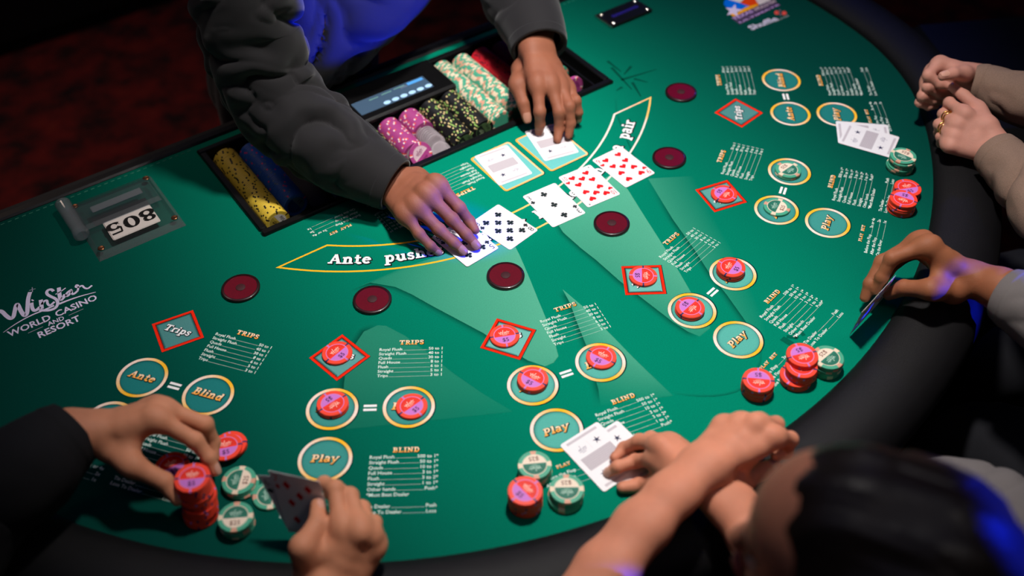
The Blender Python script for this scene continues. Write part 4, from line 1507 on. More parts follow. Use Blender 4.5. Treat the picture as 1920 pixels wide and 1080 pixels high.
auto_smooth(o, 30)

tip = empty('bill_slot', W3(0.5145, -0.026, 0.0003))
tag(tip, 'small black bill slot plate with chrome end and four screws', 'slot plate')
tip.rotation_euler = (0, 0, R(0))
auto_smooth(MB().box(-0.052, 0.052, -0.0265, 0.0265, 0, 0.007, 0.002).build('plate', M['black'], tip))
auto_smooth(MB().box(-0.0545, -0.0515, -0.0265, 0.0265, 0, 0.0065, 0.0012).build('end_strip', M['chrome'], tip))
MB().box(-0.032, 0.034, -0.004, 0.0035, 0.0066, 0.0075).build('slot_strip', M['slotblue'], tip)
for x, y in ((-0.043, -0.0185), (0.043, -0.0185), (-0.043, 0.0185), (0.043, 0.0185)):
    auto_smooth(MB().lathe([(0.0042, .0068), (0.0042, .0078), (0.003, .0088)], 18, c=(x, y, 0)).build('screw', M['chrome'], tip))

# ================================================================== playing cards
CW, CL, CTH = 0.0635, 0.0889, 0.0004


def card_outline(w, l, r=0.0035):
    out = []
    for sx_, sy_, a in ((1, 1, 0), (-1, 1, 90), (-1, -1, 180), (1, -1, 270)):
        for q in range(4):
            an = R(a + q * 30)
            out.append((sx_ * (w / 2 - r) + r * math.cos(an), sy_ * (l / 2 - r) + r * math.sin(an)))
    return out


_o = card_outline(CW, CL)
CARD = new_mesh('card_body', [(x, y, 0) for x, y in _o] + [(x, y, CTH) for x, y in _o],
                [tuple(range(15, -1, -1)), tuple(range(16, 32))] + [(i, (i + 1) % 16, (i + 1) % 16 + 16, i + 16) for i in range(16)], [M['card']])
CRED, CBLK = lin((222, 20, 24)), (0.004, 0.014, 0.014)


def pip_polys(s):
    if s == 'h':
        pts = []
        for i in range(30):
            t = 2 * math.pi * i / 30
            pts.append((16 * math.sin(t) ** 3 / 33, (13 * math.cos(t) - 5 * math.cos(2 * t) - 2 * math.cos(3 * t) - math.cos(4 * t)) / 33 + .05))
        return [pts]
    if s == 'd':
        return [[(0, .52), (-.38, 0), (0, -.52), (.38, 0)]]
    circ = lambda cx, cy, r: [(cx + r * math.cos(2 * math.pi * i / 14), cy + r * math.sin(2 * math.pi * i / 14)) for i in range(14)]
    stem = [(-.05, .1), (-.09, -.2), (-.24, -.5), (.24, -.5), (.09, -.2), (.05, .1)]
    if s == 'c':
        return [circ(0, .27, .215), circ(-.25, -.08, .215), circ(.25, -.08, .215), stem]
    pts = [(x, -y + .02) for x, y in pip_polys('h')[0]]
    return [pts, stem]


def draw_pip(P, s, x, y, size, col, z, flip=False):
    k = -1 if flip else 1
    for i, poly in enumerate(pip_polys(s)):
        P.poly([(x + k * a * size, y + k * b * size) for a, b in poly], col, z + i * 2e-6)


PIPS = {3: [(0, .030), (0, 0), (0, -.030)], 5: [(-.0135, .026), (.0135, .026), (0, 0), (-.0135, -.026), (.0135, -.026)],
        7: [(-.0135, .027), (.0135, .027), (-.0135, 0), (.0135, 0), (-.0135, -.027), (.0135, -.027), (0, .0135)],
        8: [(-.0135, .027), (.0135, .027), (-.0135, 0), (.0135, 0), (-.0135, -.027), (.0135, -.027), (0, .0135), (0, -.0135)],
        9: [(sx_ * .0135, y) for sx_ in (-1, 1) for y in (.029, .0097, -.0097, -.029)] + [(0, 0)],
        10: [(sx_ * .0135, y) for sx_ in (-1, 1) for y in (.029, .0097, -.0097, -.029)] + [(0, .0195), (0, -.0195)],
        6: [(sx_ * .0135, y) for sx_ in (-1, 1) for y in (.027, 0, -.027)]}


def face_mesh(rank, suit):
    P = Pr()
    col = CRED if suit in 'hd' else CBLK
    z = CTH + 6e-5
    for x, y in PIPS[rank]:
        draw_pip(P, suit, x, y, .0128, col, z, y < -1e-6)
    for k in (1, -1):
        P.text(str(rank), k * -.0258, k * .0290, 0.0158, col, z, 'C', -0.005 if rank != 10 else -.002, rot=0 if k == 1 else math.pi, sx=.95 if rank != 10 else .62)
        draw_pip(P, suit, k * -.0258, k * .0225, .0085, col, z, k < 0)
    return P.mesh('face_%d%s' % (rank, suit), M['card_print'])


def back_mesh():
    P = Pr()
    z = CTH + 6e-5
    g1, g2, nv = lin((186, 178, 184)), lin((216, 209, 214)), lin((22, 26, 66))
    for s in (1, -1):
        P.poly([(-.0245, s * .0385 - .0022), (.0245, s * .0385 - .0022), (.0245, s * .0385 + .0022), (-.0245, s * .0385 + .0022)], g2, z)
        for i in range(24):
            x = -.0235 + i * .00204
            P.poly([(x - .0006, s * .0385 - .0015), (x + .0006, s * .0385 - .0015), (x + .0006, s * .0385 + .0015), (x - .0006, s * .0385 + .0015)], g1, z + 1e-5)
        # star
        st_ = []
        for i in range(10):
            a = R(90 + 36 * i)
            rr = .0062 if i % 2 == 0 else .0019
            st_.append((s * .0125 + rr * math.cos(a), s * .0228 + rr * math.sin(a)))
        P.poly(st_, nv, z)
        # little script mark
        k = s
        for pl_ in ([(-.018, .021), (-.0165, .0235), (-.0155, .021), (-.0145, .0235), (-.0135, .021), (-.0128, .0285)], [(-.012, .0235), (-.0105, .0215), (-.009, .024), (-.0072, .0220), (-.0055, .0240)],
                    [(-.0185, .0190), (-.0060, .0205)], [(-.0155, .0170), (-.0090, .0175)]):
            P.stroke([(k * a, k * b_) for a, b_ in pl_], .0006, lin((92, 86, 120)), z)
        P.stroke([(0, k * .0150), (0, k * .0300)], .0003, g2, z)
    P.poly([(-.0245, -.0105), (.0245, -.0105), (.0245, .0105), (-.0245, .0105)], g1, z)
    for i in range(19):
        for j in range(7):
            x, y = -.0228 + i * .00254 + (j % 2) * .0012, -.0088 + j * .0029
            if x < .0238:
                P.poly([(x - .0007, y), (x, y - .0009), (x + .0007, y), (x, y + .0009)], g2, z + 1e-5)
    return P.mesh('card_back', M['card_print'])


BACK = back_mesh()
FACES = {}


def put_card(px_c, px_dir0, px_dir1, face, label, group=None, z=0.0006, cat='playing card'):
    """centre pixel and two pixels giving the direction of the short side"""
    c = U(*px_c, 0)
    d = U(*px_dir1, 0) - U(*px_dir0, 0)
    o = link('playing_card', CARD, None, (c.x, c.y, TZ + z), math.atan2(d.y, d.x))
    tag(o, label, cat, group)
    if face is None:
        link('card_back_print', BACK, o)
    else:
        if face not in FACES:
            FACES[face] = face_mesh(*face)
        link('card_face_print', FACES[face], o)
    return o


put_card((1038.5, 384.5), (977.5, 369), (1039, 343), (3, 'c'), 'three of clubs face up on the felt')
put_card((1168.7, 313.2), (1108.3, 302.3), (1165, 275), (9, 'h'), 'nine of hearts face up on the felt', z=0.0007)
tenh = put_card((1104.5, 349), (1045, 333.3), (1103.3, 310), (10, 'h'), 'ten of hearts face up on the felt', z=0.0008)
P = Pr()
for k in (1, -1):
    P.text('4', k * .0262 - k * .0012, k * .0375, .006, CBLK, CTH + 7e-5, 'C', .02, rot=0 if k > 0 else math.pi)
link('peek_mark', P.mesh('peek_mark', M['card_print']), tenh)
put_card((945, 425.8), (958.7, 468.6), (1011, 431.3), (8, 'c'), 'eight of clubs face up on the felt', z=0.0007)
put_card((872, 456), (874.4, 503.1), (934.8, 466.8), (5, 'c'), 'five of clubs face up under the dealer\'s fingertips', z=0.0012)
put_card((943.3, 309.9), (888.3, 293.3), (951.7, 270.7), None, 'face-down card alone in its gold-framed box')
put_card((1034, 266.5), (981.7, 246), (1036.7, 231.7), None, 'face-down card under the dealer\'s fingers in a gold-framed box')
put_card((1618.5, 252.0), (1572, 268), (1567.4, 228), None, 'lower face-down card of the pair beside the green chip stack', z=0.0006)
put_card((1629, 263.7), (1668, 294), (1685, 255.6), None, 'upper face-down card of the pair beside the green chip stack', z=0.0012)
put_card((1126, 856), (1046, 837.3), (1120, 790.7), None, 'face-down card on top under the crossed-arm player\'s fingers', z=0.0012)
put_card((1165, 853), (1085, 834), (1155.6, 788.7), None, 'face-down card tucked beneath the other under the crossed-arm player\'s fingers', z=0.0006)


def bent_card(corners, face, label, bulge=0.0, group=None):
    """card held in a hand: corners in order top-left, top-right, bottom-right, bottom-left of the face"""
    TL, TRr, BR, BLc = [Vector(c) for c in corners]
    org = (TL + TRr + BR + BLc) / 4
    nrm = (TRr - TL).cross(TL - BLc).normalized()

    def pos(u, v, h):
        p = TL.lerp(TRr, u).lerp(BLc.lerp(BR, u), v)
        return p + nrm * (bulge * 4 * u * (1 - u) + h) - org
    N = 8
    v, f = [], []
    for lay, h in enumerate((0, CTH)):
        for i in range(N + 1):
            for j in range(N + 1):
                v.append(pos(i / N, j / N, h))
    w = N + 1
    for i in range(N):
        for j in range(N):
            a = i * w + j
            f.append((a, a + 1, a + w + 1, a + w))
            b_ = a + w * w
            f.append((b_, b_ + w, b_ + w + 1, b_ + 1))
    for i in range(N):
        for a, c in ((i * w, (i + 1) * w), ((i + 1) * w + N, i * w + N), (i + 1, i), (N * w + i, N * w + i + 1)):
            f.append((a, c, c + w * w, a + w * w))
    o = link('playing_card', new_mesh('held_card', v, f, [M['card']], None, False), None, org)
    tag(o, label, 'playing card', group)
    for src, flip, nm in ((face_mesh(*face), False, 'card_face_print'), (BACK, True, 'card_back_print')):
        me = src.copy()
        for vt in me.vertices:
            x = vt.co.x * (-1 if flip else 1)
            u, t_ = x / CW + .5, .5 - vt.co.y / CL
            hz = vt.co.z - CTH
            vt.co = pos(u, t_, (CTH + hz) if not flip else -hz)
        if flip:
            me.flip_normals()
        link(nm, me, o)
    return o

# held cards
A_TL, A_TR, A_BR, A_BL = [Vector(W3(*c)) for c in ((-.5685, -.6631, .093), (-.5271, -.709, .106), (-.5206, -.7456, .025), (-.562, -.6997, .012))]
bent_card((A_TL, A_TR, A_BR, A_BL), (6, 's'), 'six of spades held upright behind the seven of diamonds', group=None)
_n = (A_TR - A_TL).cross(A_TL - A_BL).normalized()
_q = Matrix.Rotation(R(-11), 3, _n)
_c = A_BR.lerp(A_BL, .2)
bent_card([_c + _q @ (c - _c) + _n * 0.0022 for c in (A_TL, A_TR, A_BR, A_BL)], (7, 'd'), 'seven of diamonds held upright in front of the other card')
_A, _C, _B = U(1592.8, 628, .004), U(1654.5, 560, .010), U(1679, 516.2, .072)
_Dd = _A + _B - _C
bent_card((_B, _C, _A, _Dd), (8, 'd'), 'card lifted on its long edge by a brown hand with grey cuff')

# ================================================================== people
HANDS = {
  'dealer_r': dict(w=[(-0.1497, -0.2582, 0.0462)], i=[(-0.1098, -0.326, 0.0759), (-0.0947, -0.3606, 0.0449), (-0.086, -0.3748, 0.0226), (-0.0877, -0.3928, 0.0184)], m=[(-0.1323, -0.3313, 0.0703), (-0.1156, -0.3722, 0.0404), (-0.1069, -0.3973, 0.0225), (-0.1006, -0.4158, 0.0094)], r=[(-0.1538, -0.3324, 0.0585), (-0.1397, -0.3721, 0.0319), (-0.1299, -0.3969, 0.0177), (-0.1225, -0.4132, 0.0079)], p=[(-0.1728, -0.3283, 0.0486), (-0.1684, -0.3601, 0.0295), (-0.1614, -0.3802, 0.0157), (-0.152, -0.3877, 0.0029)], t=[(-0.1134, -0.2674, 0.049), (-0.0808, -0.2744, 0.0161), (-0.0804, -0.3103, 0.0147), (-0.0791, -0.3347, 0.0074)]),
  'dealer_l': dict(w=[(0.2108, -0.1457, 0.1018)], i=[(0.1644, -0.2106, 0.0818), (0.1473, -0.2414, 0.0507), (0.1485, -0.2413, 0.0237), (0.1482, -0.2381, 0.0052)], m=[(0.1857, -0.2198, 0.0789), (0.1754, -0.2591, 0.0487), (0.1729, -0.2638, 0.0181), (0.1606, -0.2752, 0.0069)], r=[(0.2049, -0.2221, 0.0678), (0.1918, -0.2649, 0.0563), (0.1878, -0.2761, 0.0294), (0.179, -0.2824, 0.0122)], p=[(0.2211, -0.2216, 0.0565), (0.2132, -0.2563, 0.0544), (0.2139, -0.2634, 0.0335), (0.2154, -0.2619, 0.0158)], t=[(0.1821, -0.1411, 0.0666), (0.1492, -0.173, 0.0652), (0.1421, -0.2013, 0.0469), (0.1367, -0.2192, 0.0266)]),
  'a_l': dict(w=[(-0.7014, -0.4873, 0.0924)], i=[(-0.6344, -0.5282, 0.1072), (-0.6071, -0.5641, 0.0809), (-0.6019, -0.5818, 0.0619), (-0.6018, -0.5935, 0.0478)], m=[(-0.622, -0.5129, 0.1012), (-0.5873, -0.5462, 0.079), (-0.5869, -0.5541, 0.0502), (-0.5948, -0.568, 0.0397)], r=[(-0.6238, -0.4979, 0.0894), (-0.5933, -0.5288, 0.0668), (-0.5921, -0.5369, 0.04), (-0.5993, -0.5447, 0.0243)], p=[(-0.6291, -0.4857, 0.0771), (-0.606, -0.5087, 0.0573), (-0.6017, -0.5173, 0.0384), (-0.6042, -0.5212, 0.022)], t=[(-0.6954, -0.5126, 0.0815), (-0.6817, -0.555, 0.0797), (-0.6591, -0.5806, 0.0587), (-0.6548, -0.6008, 0.0414)]),
  'a_r': dict(w=[(-0.5568, -0.8099, 0.0296)], i=[(-0.519, -0.7711, 0.0805), (-0.5039, -0.7294, 0.0897), (-0.508, -0.7067, 0.0764), (-0.5172, -0.6977, 0.0633)], m=[(-0.5056, -0.7884, 0.0825), (-0.493, -0.7423, 0.0805), (-0.4953, -0.718, 0.0627), (-0.5054, -0.7065, 0.0511)], r=[(-0.4961, -0.7922, 0.0691), (-0.4849, -0.7516, 0.0582), (-0.4878, -0.7283, 0.0436), (-0.4952, -0.7165, 0.031)], p=[(-0.4954, -0.7991, 0.0541), (-0.4802, -0.7701, 0.0481), (-0.4817, -0.7519, 0.0384), (-0.4866, -0.7393, 0.0286)], t=[(-0.5734, -0.7839, 0.0425), (-0.5692, -0.7719, 0.0845), (-0.5395, -0.7525, 0.0809), (-0.5288, -0.73, 0.0788)]),
  'b_r': dict(w=[(-0.1444, -0.956, 0.0756)], i=[(-0.1551, -0.8925, 0.0466), (-0.1607, -0.8663, 0.0168), (-0.1853, -0.8598, 0.0171), (-0.1949, -0.8535, 0.0049)], m=[(-0.1461, -0.888, 0.0633), (-0.147, -0.8548, 0.0338), (-0.1589, -0.8402, 0.0127), (-0.1765, -0.8436, 0.0104)], r=[(-0.1316, -0.8907, 0.058), (-0.1318, -0.8585, 0.0318), (-0.1357, -0.844, 0.0101), (-0.1535, -0.8467, 0.0089)], p=[(-0.1229, -0.8972, 0.0476), (-0.1211, -0.8706, 0.0299), (-0.1266, -0.8575, 0.0163), (-0.1343, -0.8526, 0.0032)], t=[(-0.1549, -0.9372, 0.0557), (-0.1622, -0.9097, 0.0253), (-0.1749, -0.891, 0.0039), (-0.196, -0.8827, 0.0082)]),
  'b_l': dict(w=[(-0.1372, -0.9536, 0.0936)], i=[(-0.0557, -0.981, 0.1117), (-0.026, -0.9828, 0.0841), (-0.0264, -0.9825, 0.0597), (-0.0433, -0.9814, 0.0626)], m=[(-0.0621, -0.9581, 0.1163), (-0.027, -0.9591, 0.0889), (-0.0257, -0.9642, 0.0612), (-0.0439, -0.9641, 0.0598)], r=[(-0.0702, -0.9406, 0.1053), (-0.0376, -0.9426, 0.0792), (-0.0365, -0.9498, 0.0538), (-0.0546, -0.9489, 0.0544)], p=[(-0.0815, -0.9261, 0.0943), (-0.0573, -0.9286, 0.0728), (-0.0558, -0.9365, 0.0545), (-0.061, -0.9276, 0.0421)], t=[(-0.1304, -0.9724, 0.0769), (-0.0961, -0.981, 0.0542), (-0.0653, -0.9804, 0.0471), (-0.043, -0.9801, 0.0443)]),
  'c_r': dict(w=[(0.3981, -0.9269, 0.062)], i=[(0.351, -0.8712, 0.1081), (0.3104, -0.8487, 0.0883), (0.2963, -0.8513, 0.062), (0.2898, -0.8516, 0.0402)], m=[(0.3598, -0.8537, 0.098), (0.3167, -0.8334, 0.066), (0.2906, -0.8406, 0.0434), (0.2805, -0.8453, 0.0251)], r=[(0.374, -0.8493, 0.0836), (0.3389, -0.8277, 0.0492), (0.312, -0.8353, 0.0328), (0.3083, -0.8364, 0.0123)], p=[(0.3873, -0.8511, 0.0692), (0.3618, -0.8316, 0.0412), (0.341, -0.834, 0.0309), (0.3352, -0.8339, 0.013)], t=[(0.3635, -0.9244, 0.0549), (0.3194, -0.9125, 0.0738), (0.3104, -0.8806, 0.0561), (0.3025, -0.8666, 0.0354)]),
  'd_r': dict(w=[(0.7673, -0.6475, 0.0835)], i=[(0.7293, -0.5876, 0.1034), (0.6911, -0.5973, 0.1002), (0.7016, -0.6159, 0.0893), (0.7118, -0.6292, 0.088)], m=[(0.7278, -0.5817, 0.0861), (0.6904, -0.6032, 0.0811), (0.7099, -0.6151, 0.0659), (0.7234, -0.6248, 0.0612)], r=[(0.7212, -0.5834, 0.0689), (0.6857, -0.6021, 0.064), (0.7061, -0.6112, 0.0514), (0.7209, -0.6197, 0.0476)], p=[(0.7155, -0.5912, 0.0524), (0.6862, -0.6007, 0.049), (0.7007, -0.6099, 0.04), (0.7149, -0.6161, 0.0375)], t=[(0.7523, -0.6351, 0.0986), (0.717, -0.6419, 0.1176), (0.6884, -0.6403, 0.1282), (0.6673, -0.6355, 0.1286)]),
  'd_l': dict(w=[(0.6703, -0.7572, 0.0582)], i=[(0.6661, -0.6921, 0.0901), (0.6797, -0.6553, 0.0832), (0.6852, -0.651, 0.0601), (0.692, -0.6628, 0.0503)], m=[(0.6506, -0.6933, 0.0758), (0.6712, -0.6568, 0.0652), (0.6819, -0.6536, 0.04), (0.6837, -0.6703, 0.0351)], r=[(0.6389, -0.7004, 0.0628), (0.6548, -0.664, 0.0558), (0.6647, -0.6631, 0.0322), (0.676, -0.6734, 0.0239)], p=[(0.6277, -0.7067, 0.0525), (0.6431, -0.6805, 0.0456), (0.6508, -0.6804, 0.028), (0.6621, -0.688, 0.0205)], t=[(0.6821, -0.7315, 0.0797), (0.699, -0.694, 0.0866), (0.7024, -0.6627, 0.0917), (0.702, -0.6401, 0.0957)]),
}


# ---- smooth implicit shapes turned into one continuous mesh
class Field:
    def __init__(s, lo, hi, h):
        s.lo, s.h = np.array(lo, np.float32), h
        s.n = np.maximum(np.ceil((np.array(hi) - np.array(lo)) / h).astype(int) + 1, 4)
        s.ax = [s.lo[i] + h * np.arange(s.n[i], dtype=np.float32) for i in range(3)]

    def new(s):
        return np.full(s.n, 0.05, np.float32)

    def sub(s, lo, hi):
        a = np.clip(np.floor((np.array(lo) - s.lo) / s.h).astype(int), 0, s.n)
        b = np.clip(np.ceil((np.array(hi) - s.lo) / s.h).astype(int) + 1, 0, s.n)
        return tuple(slice(int(a[i]), int(b[i])) for i in range(3))

    def cone(s, V, a, b, ra, rb, k=0.0, sq=None):
        """tapered capsule blended into V; sq=(normal, factor) flattens it"""
        a, b = np.array(a, np.float32), np.array(b, np.float32)
        pad = max(ra, rb) + 0.012 + k
        sl = s.sub(np.minimum(a, b) - pad, np.maximum(a, b) + pad)
        if any(q.stop <= q.start for q in sl):
            return
        X, Y, Z = np.meshgrid(s.ax[0][sl[0]], s.ax[1][sl[1]], s.ax[2][sl[2]], indexing='ij', sparse=True)
        ab = b - a
        L2 = float(ab @ ab) + 1e-12
        t = np.clip(((X - a[0]) * ab[0] + (Y - a[1]) * ab[1] + (Z - a[2]) * ab[2]) / L2, 0, 1)
        dx, dy, dz = X - a[0] - t * ab[0], Y - a[1] - t * ab[1], Z - a[2] - t * ab[2]
        d2 = dx * dx + dy * dy + dz * dz
        r = ra + (rb - ra) * t
        if sq is not None:
            nn, fac = np.array(sq[0], np.float32), sq[1]
            q = dx * nn[0] + dy * nn[1] + dz * nn[2]
            d2 = d2 + q * q * (1 / (fac * fac) - 1)
        d = np.sqrt(d2) - r
        W_ = V[sl]
        if k > 0:
            h_ = np.maximum(k - np.abs(W_ - d), 0) / k
            V[sl] = np.minimum(W_, d) - h_ * h_ * k * 0.25
        else:
            V[sl] = np.minimum(W_, d)

    def mesh(s, V):
        """surface nets"""
        ins = V < 0
        h = s.h
        c = ins[:-1, :-1, :-1].astype(np.int8)
        tot = np.zeros_like(c)
        for dx in (0, 1):
            for dy in (0, 1):
                for dz in (0, 1):
                    tot += ins[dx:ins.shape[0] - 1 + dx, dy:ins.shape[1] - 1 + dy, dz:ins.shape[2] - 1 + dz]
        act = (tot > 0) & (tot < 8)
        idx = np.argwhere(act)
        vid = np.full(act.shape, -1, np.int64)
        vid[act] = np.arange(len(idx))
        acc = np.zeros((len(idx), 3), np.float64)
        cnt = np.zeros(len(idx))
        cor = [(i, j, k) for i in (0, 1) for j in (0, 1) for k in (0, 1)]
        val = {q: V[idx[:, 0] + q[0], idx[:, 1] + q[1], idx[:, 2] + q[2]] for q in cor}
        for q in cor:
            for ax in range(3):
                if q[ax] == 0:
                    p = list(q)
                    p[ax] = 1
                    a, b = val[q], val[tuple(p)]
                    m = (a < 0) != (b < 0)
                    t = np.where(m, a / np.where(m, a - b, 1), 0)
                    pos = np.array(q, float)[None, :].repeat(len(idx), 0)
                    pos[:, ax] = t
                    acc += pos * m[:, None]
                    cnt += m
        verts = s.lo[None, :] + (idx + acc / cnt[:, None]) * h
        faces = []
        for ax in range(3):
            o1, o2 = [(1, 2), (2, 0), (0, 1)][ax]
            sa = [slice(None)] * 3
            sb = [slice(None)] * 3
            sa[ax], sb[ax] = slice(0, -1), slice(1, None)
            A, B = ins[tuple(sa)], ins[tuple(sb)]
            E_ = np.argwhere(A != B)
            ok = (E_[:, o1] > 0) & (E_[:, o2] > 0) & (E_[:, o1] < V.shape[o1] - 1) & (E_[:, o2] < V.shape[o2] - 1)
            E_ = E_[ok]
            d1, d2 = np.zeros(3, int), np.zeros(3, int)
            d1[o1], d2[o2] = 1, 1
            q = [vid[tuple((E_ - a).T)] for a in (d1 * 0, d1, d1 + d2, d2)]
            Fq = np.stack(q, 1)
            fl_ = A[tuple(E_.T)]
            Fq[~fl_] = Fq[~fl_][:, ::-1]
            faces.append(Fq)
        faces = np.concatenate(faces)
        faces = faces[(faces >= 0).all(1)]
        return verts, faces[:, ::1]


def np3(v):
    return np.array((v[0], v[1], v[2]), np.float64)


def unit(v):
    return v / (np.linalg.norm(v) + 1e-12)


def hand_mesh(J, s=1.0, fore=None, thick=1.0, h=0.0018, up=None):
    """J: joints (world). fore: [(point, radius), ...] from the wrist up the arm"""
    J = {k: [np3(W3(*p)) for p in v] for k, v in J.items()}
    w = J['w'][0]
    mc = {k: J[k][0] for k in 'imrp'}
    lat = unit(mc['i'] - mc['p'])
    fwd = unit((mc['m'] + mc['r']) / 2 - w)
    dors = unit(np.cross(lat, fwd))
    want = np.array(up if up is not None else (0, 0, 1.0))
    if dors @ want < 0:
        dors = -dors
    allp = [p for v in J.values() for p in v] + [p for p, r in (fore or [])]
    lo, hi = np.min(allp, 0) - 0.05, np.max(allp, 0) + 0.05
    F = Field(lo, hi, h)
    V = F.new()
    t = thick * s
    offs = {'i': .0125, 'm': .0045, 'r': -.0045, 'p': -.0125}
    for k in 'imrp':
        F.cone(V, w + lat * offs[k] * s - dors * .002 * s, mc[k] - dors * .002 * s, .0150 * t, .0108 * t, .014 * s)
    for a, b in (('i', 'm'), ('m', 'r'), ('r', 'p')):
        F.cone(V, mc[a] - dors * .004 * s, mc[b] - dors * .004 * s, .0100 * t, .0100 * t, .008 * s)
    pal = (mc['m'] + mc['r']) / 2
    for q_ in (.45, .7, .88):
        P4 = {k: (w + lat * offs[k] * s) * (1 - q_) + mc[k] * q_ - dors * .0025 * s for k in 'imrp'}
        for a, b in (('i', 'm'), ('m', 'r'), ('r', 'p')):
            F.cone(V, P4[a], P4[b], (.0130 - .0022 * q_) * t, (.0130 - .0022 * q_) * t, .010 * s)
    F.cone(V, w * .75 + pal * .25 - dors * .008 * s - lat * .008 * s, w * .3 + mc['p'] * .7 - dors * .008 * s, .0135 * t, .0115 * t, .010 * s)
    F.cone(V, w * .5 + pal * .5 - dors * .006 * s, pal - dors * .008 * s, .0135 * t, .0110 * t, .010 * s)
    th = J['t']
    F.cone(V, th[0], th[1], .0150 * t, .0122 * t, .012 * s)
    F.cone(V, th[0] * .5 + w * .5, th[0], .0150 * t, .0150 * t, .012 * s)
    F.cone(V, w * .35 + mc['i'] * .65 - dors * .005 * s, th[1] * .75 + th[0] * .25, .0100 * t, .0095 * t, .014 * s)
    for k in 'imrp':                        # knuckles
        F.cone(V, mc[k] + dors * .0018 * s - unit(J[k][1] - mc[k]) * .006 * s, mc[k] + dors * .0016 * s + unit(J[k][1] - mc[k]) * .004 * s, .0088 * t, .0090 * t, .010 * s)
    if fore:
        pts = [(w, .0195 * t)] + [(np3(p), r) for p, r in fore]
        for (a, ra), (b, rb) in zip(pts[:-1], pts[1:]):
            o = lat * .010 * s
            F.cone(V, a + o, b + o, ra, rb, .014)
            F.cone(V, a - o, b - o, ra, rb, .014)
    out = V
    res = V.copy()
    rad = {'i': 1.0, 'm': 1.02, 'r': .97, 'p': .86}
    for k in 'imrp':
        G = F.new()
        a, b, c, d = J[k]
        q = rad[k] * t
        F.cone(G, a, b, .0104 * q, .0089 * q, .003)
        F.cone(G, b, c, .0090 * q, .0078 * q, .002)
        F.cone(G, c, d, .0079 * q, .0064 * q, .002)
        F.cone(G, b, b + (c - b) * .05, .0096 * q, .0096 * q, .004)
        F.cone(G, c, c + (d - c) * .05, .0084 * q, .0084 * q, .003)
        kk = .010 * s
        hh = np.maximum(kk - np.abs(V - G), 0) / kk
        res = np.minimum(res, np.minimum(V, G) - hh * hh * kk * .25)
    G = F.new()
    F.cone(G, th[1], th[2], .0118 * t, .0104 * t, .004)
    F.cone(G, th[2], th[3], .0106 * t, .0076 * t, .003)
    kk = .009 * s
    hh = np.maximum(kk - np.abs(V - G), 0) / kk
    res = np.minimum(res, np.minimum(V, G) - hh * hh * kk * .25)
    vv, ff = F.mesh(res)
    # nails
    nails = []
    for k in 'imrpt':
        a, b, c = J[k][1], J[k][2], J[k][3]
        ax = unit(c - b)
        bend = b - (a + c) / 2
        bend = bend - ax * (bend @ ax)
        ref = dors - ax * (dors @ ax)
        if k == 't':
            ref = unit(lat * .55 + dors * .6 - fwd * .1)
            ref = ref - ax * (ref @ ax)
            nd = unit(ref * .4 + unit(bend) * .6) if np.linalg.norm(bend) > .004 else unit(ref)
        else:
            nd = unit(bend) if np.linalg.norm(bend) > .0035 else unit(ref)
            if nd @ ref < -0.2 and np.linalg.norm(ref) > .3 and np.linalg.norm(bend) < .006:
                nd = unit(ref)
        nails.append((b, c, ax, nd, (.0066 if k != 't' else .0082) * (rad.get(k, 1.0)) * t, .0064 * (rad.get(k, 1.0)) * t if k != 't' else .0076 * t))
    return vv, ff, nails


def nail_mesh(nl):
    b, c, ax, nd, half, rt = nl
    sd = np.cross(ax, nd)
    N, Mm = 6, 6
    v, f = [], []
    L = np.linalg.norm(c - b)
    for i in range(N + 1):
        t = i / N
        pos = c + ax * (rt * (-1.25 + 2.0 * t))
        rr = rt * 1.05 * (1.10 - .25 * t ** 3)
        wid = 52 * (1 - .25 * abs(2 * t - 1) ** 4) * (0.85 + .15 * min(1, t * 3))
        for j in range(Mm + 1):
            an = R(wid * (2 * j / Mm - 1))
            v.append(pos + nd * (rr * math.cos(an) * (1.0 if t < .75 else 1 - (t - .75) * .35)) + sd * (rr * math.sin(an)))
    w = Mm + 1
    for i in range(N):
        for j in range(Mm):
            a = i * w + j
            f.append((a, a + 1, a + w + 1, a + w))
    return v, f


def bridge(A, B, pa, pb, path=(), r=0.026):
    """joins two closed surfaces into one: opens a face of each and lofts a limb between them"""
    va, fa = np.asarray(A[0], float), [tuple(q) for q in A[1]]
    vb, fb = np.asarray(B[0], float), [tuple(q) for q in B[1]]

    def nearest(v, f, p):
        c = np.array([v[list(q)].mean(0) for q in f if len(q) == 4])
        ids = [i for i, q in enumerate(f) if len(q) == 4]
        return ids[int(np.argmin(((c - np.array(p)) ** 2).sum(1)))]
    ia, ib = nearest(va, fa, pa), nearest(vb, fb, pb)
    la, lb = fa.pop(ia), fb.pop(ib)
    n = len(va)
    lb = [q + n for q in lb]
    V_ = [va, vb]
    allv = np.concatenate(V_)
    rings_ = [list(la)]
    ca = va[list(la)].mean(0)
    off = [unit(va[q] - ca) * r for q in la]
    extra = []
    cnt = len(allv)
    for p in path:
        rings_.append([cnt + k for k in range(4)])
        extra += [np.array(p) + o for o in off]
        cnt += 4
    if extra:
        allv = np.concatenate([allv, np.array(extra)])
    best = None
    for rev in (0, 1):
        l2 = lb[::-1] if rev else lb
        for sft in range(4):
            l3 = l2[sft:] + l2[:sft]
            d = sum(np.linalg.norm(allv[a] - allv[b]) for a, b in zip(rings_[-1], l3))
            if best is None or d < best[0]:
                best = (d, l3)
    rings_.append(best[1])
    faces = fa + [tuple(q + n for q in f) for f in fb]
    for a, b in zip(rings_[:-1], rings_[1:]):
        for k in range(4):
            faces.append((a[k], a[(k + 1) % 4], b[(k + 1) % 4], b[k]))
    return allv, faces


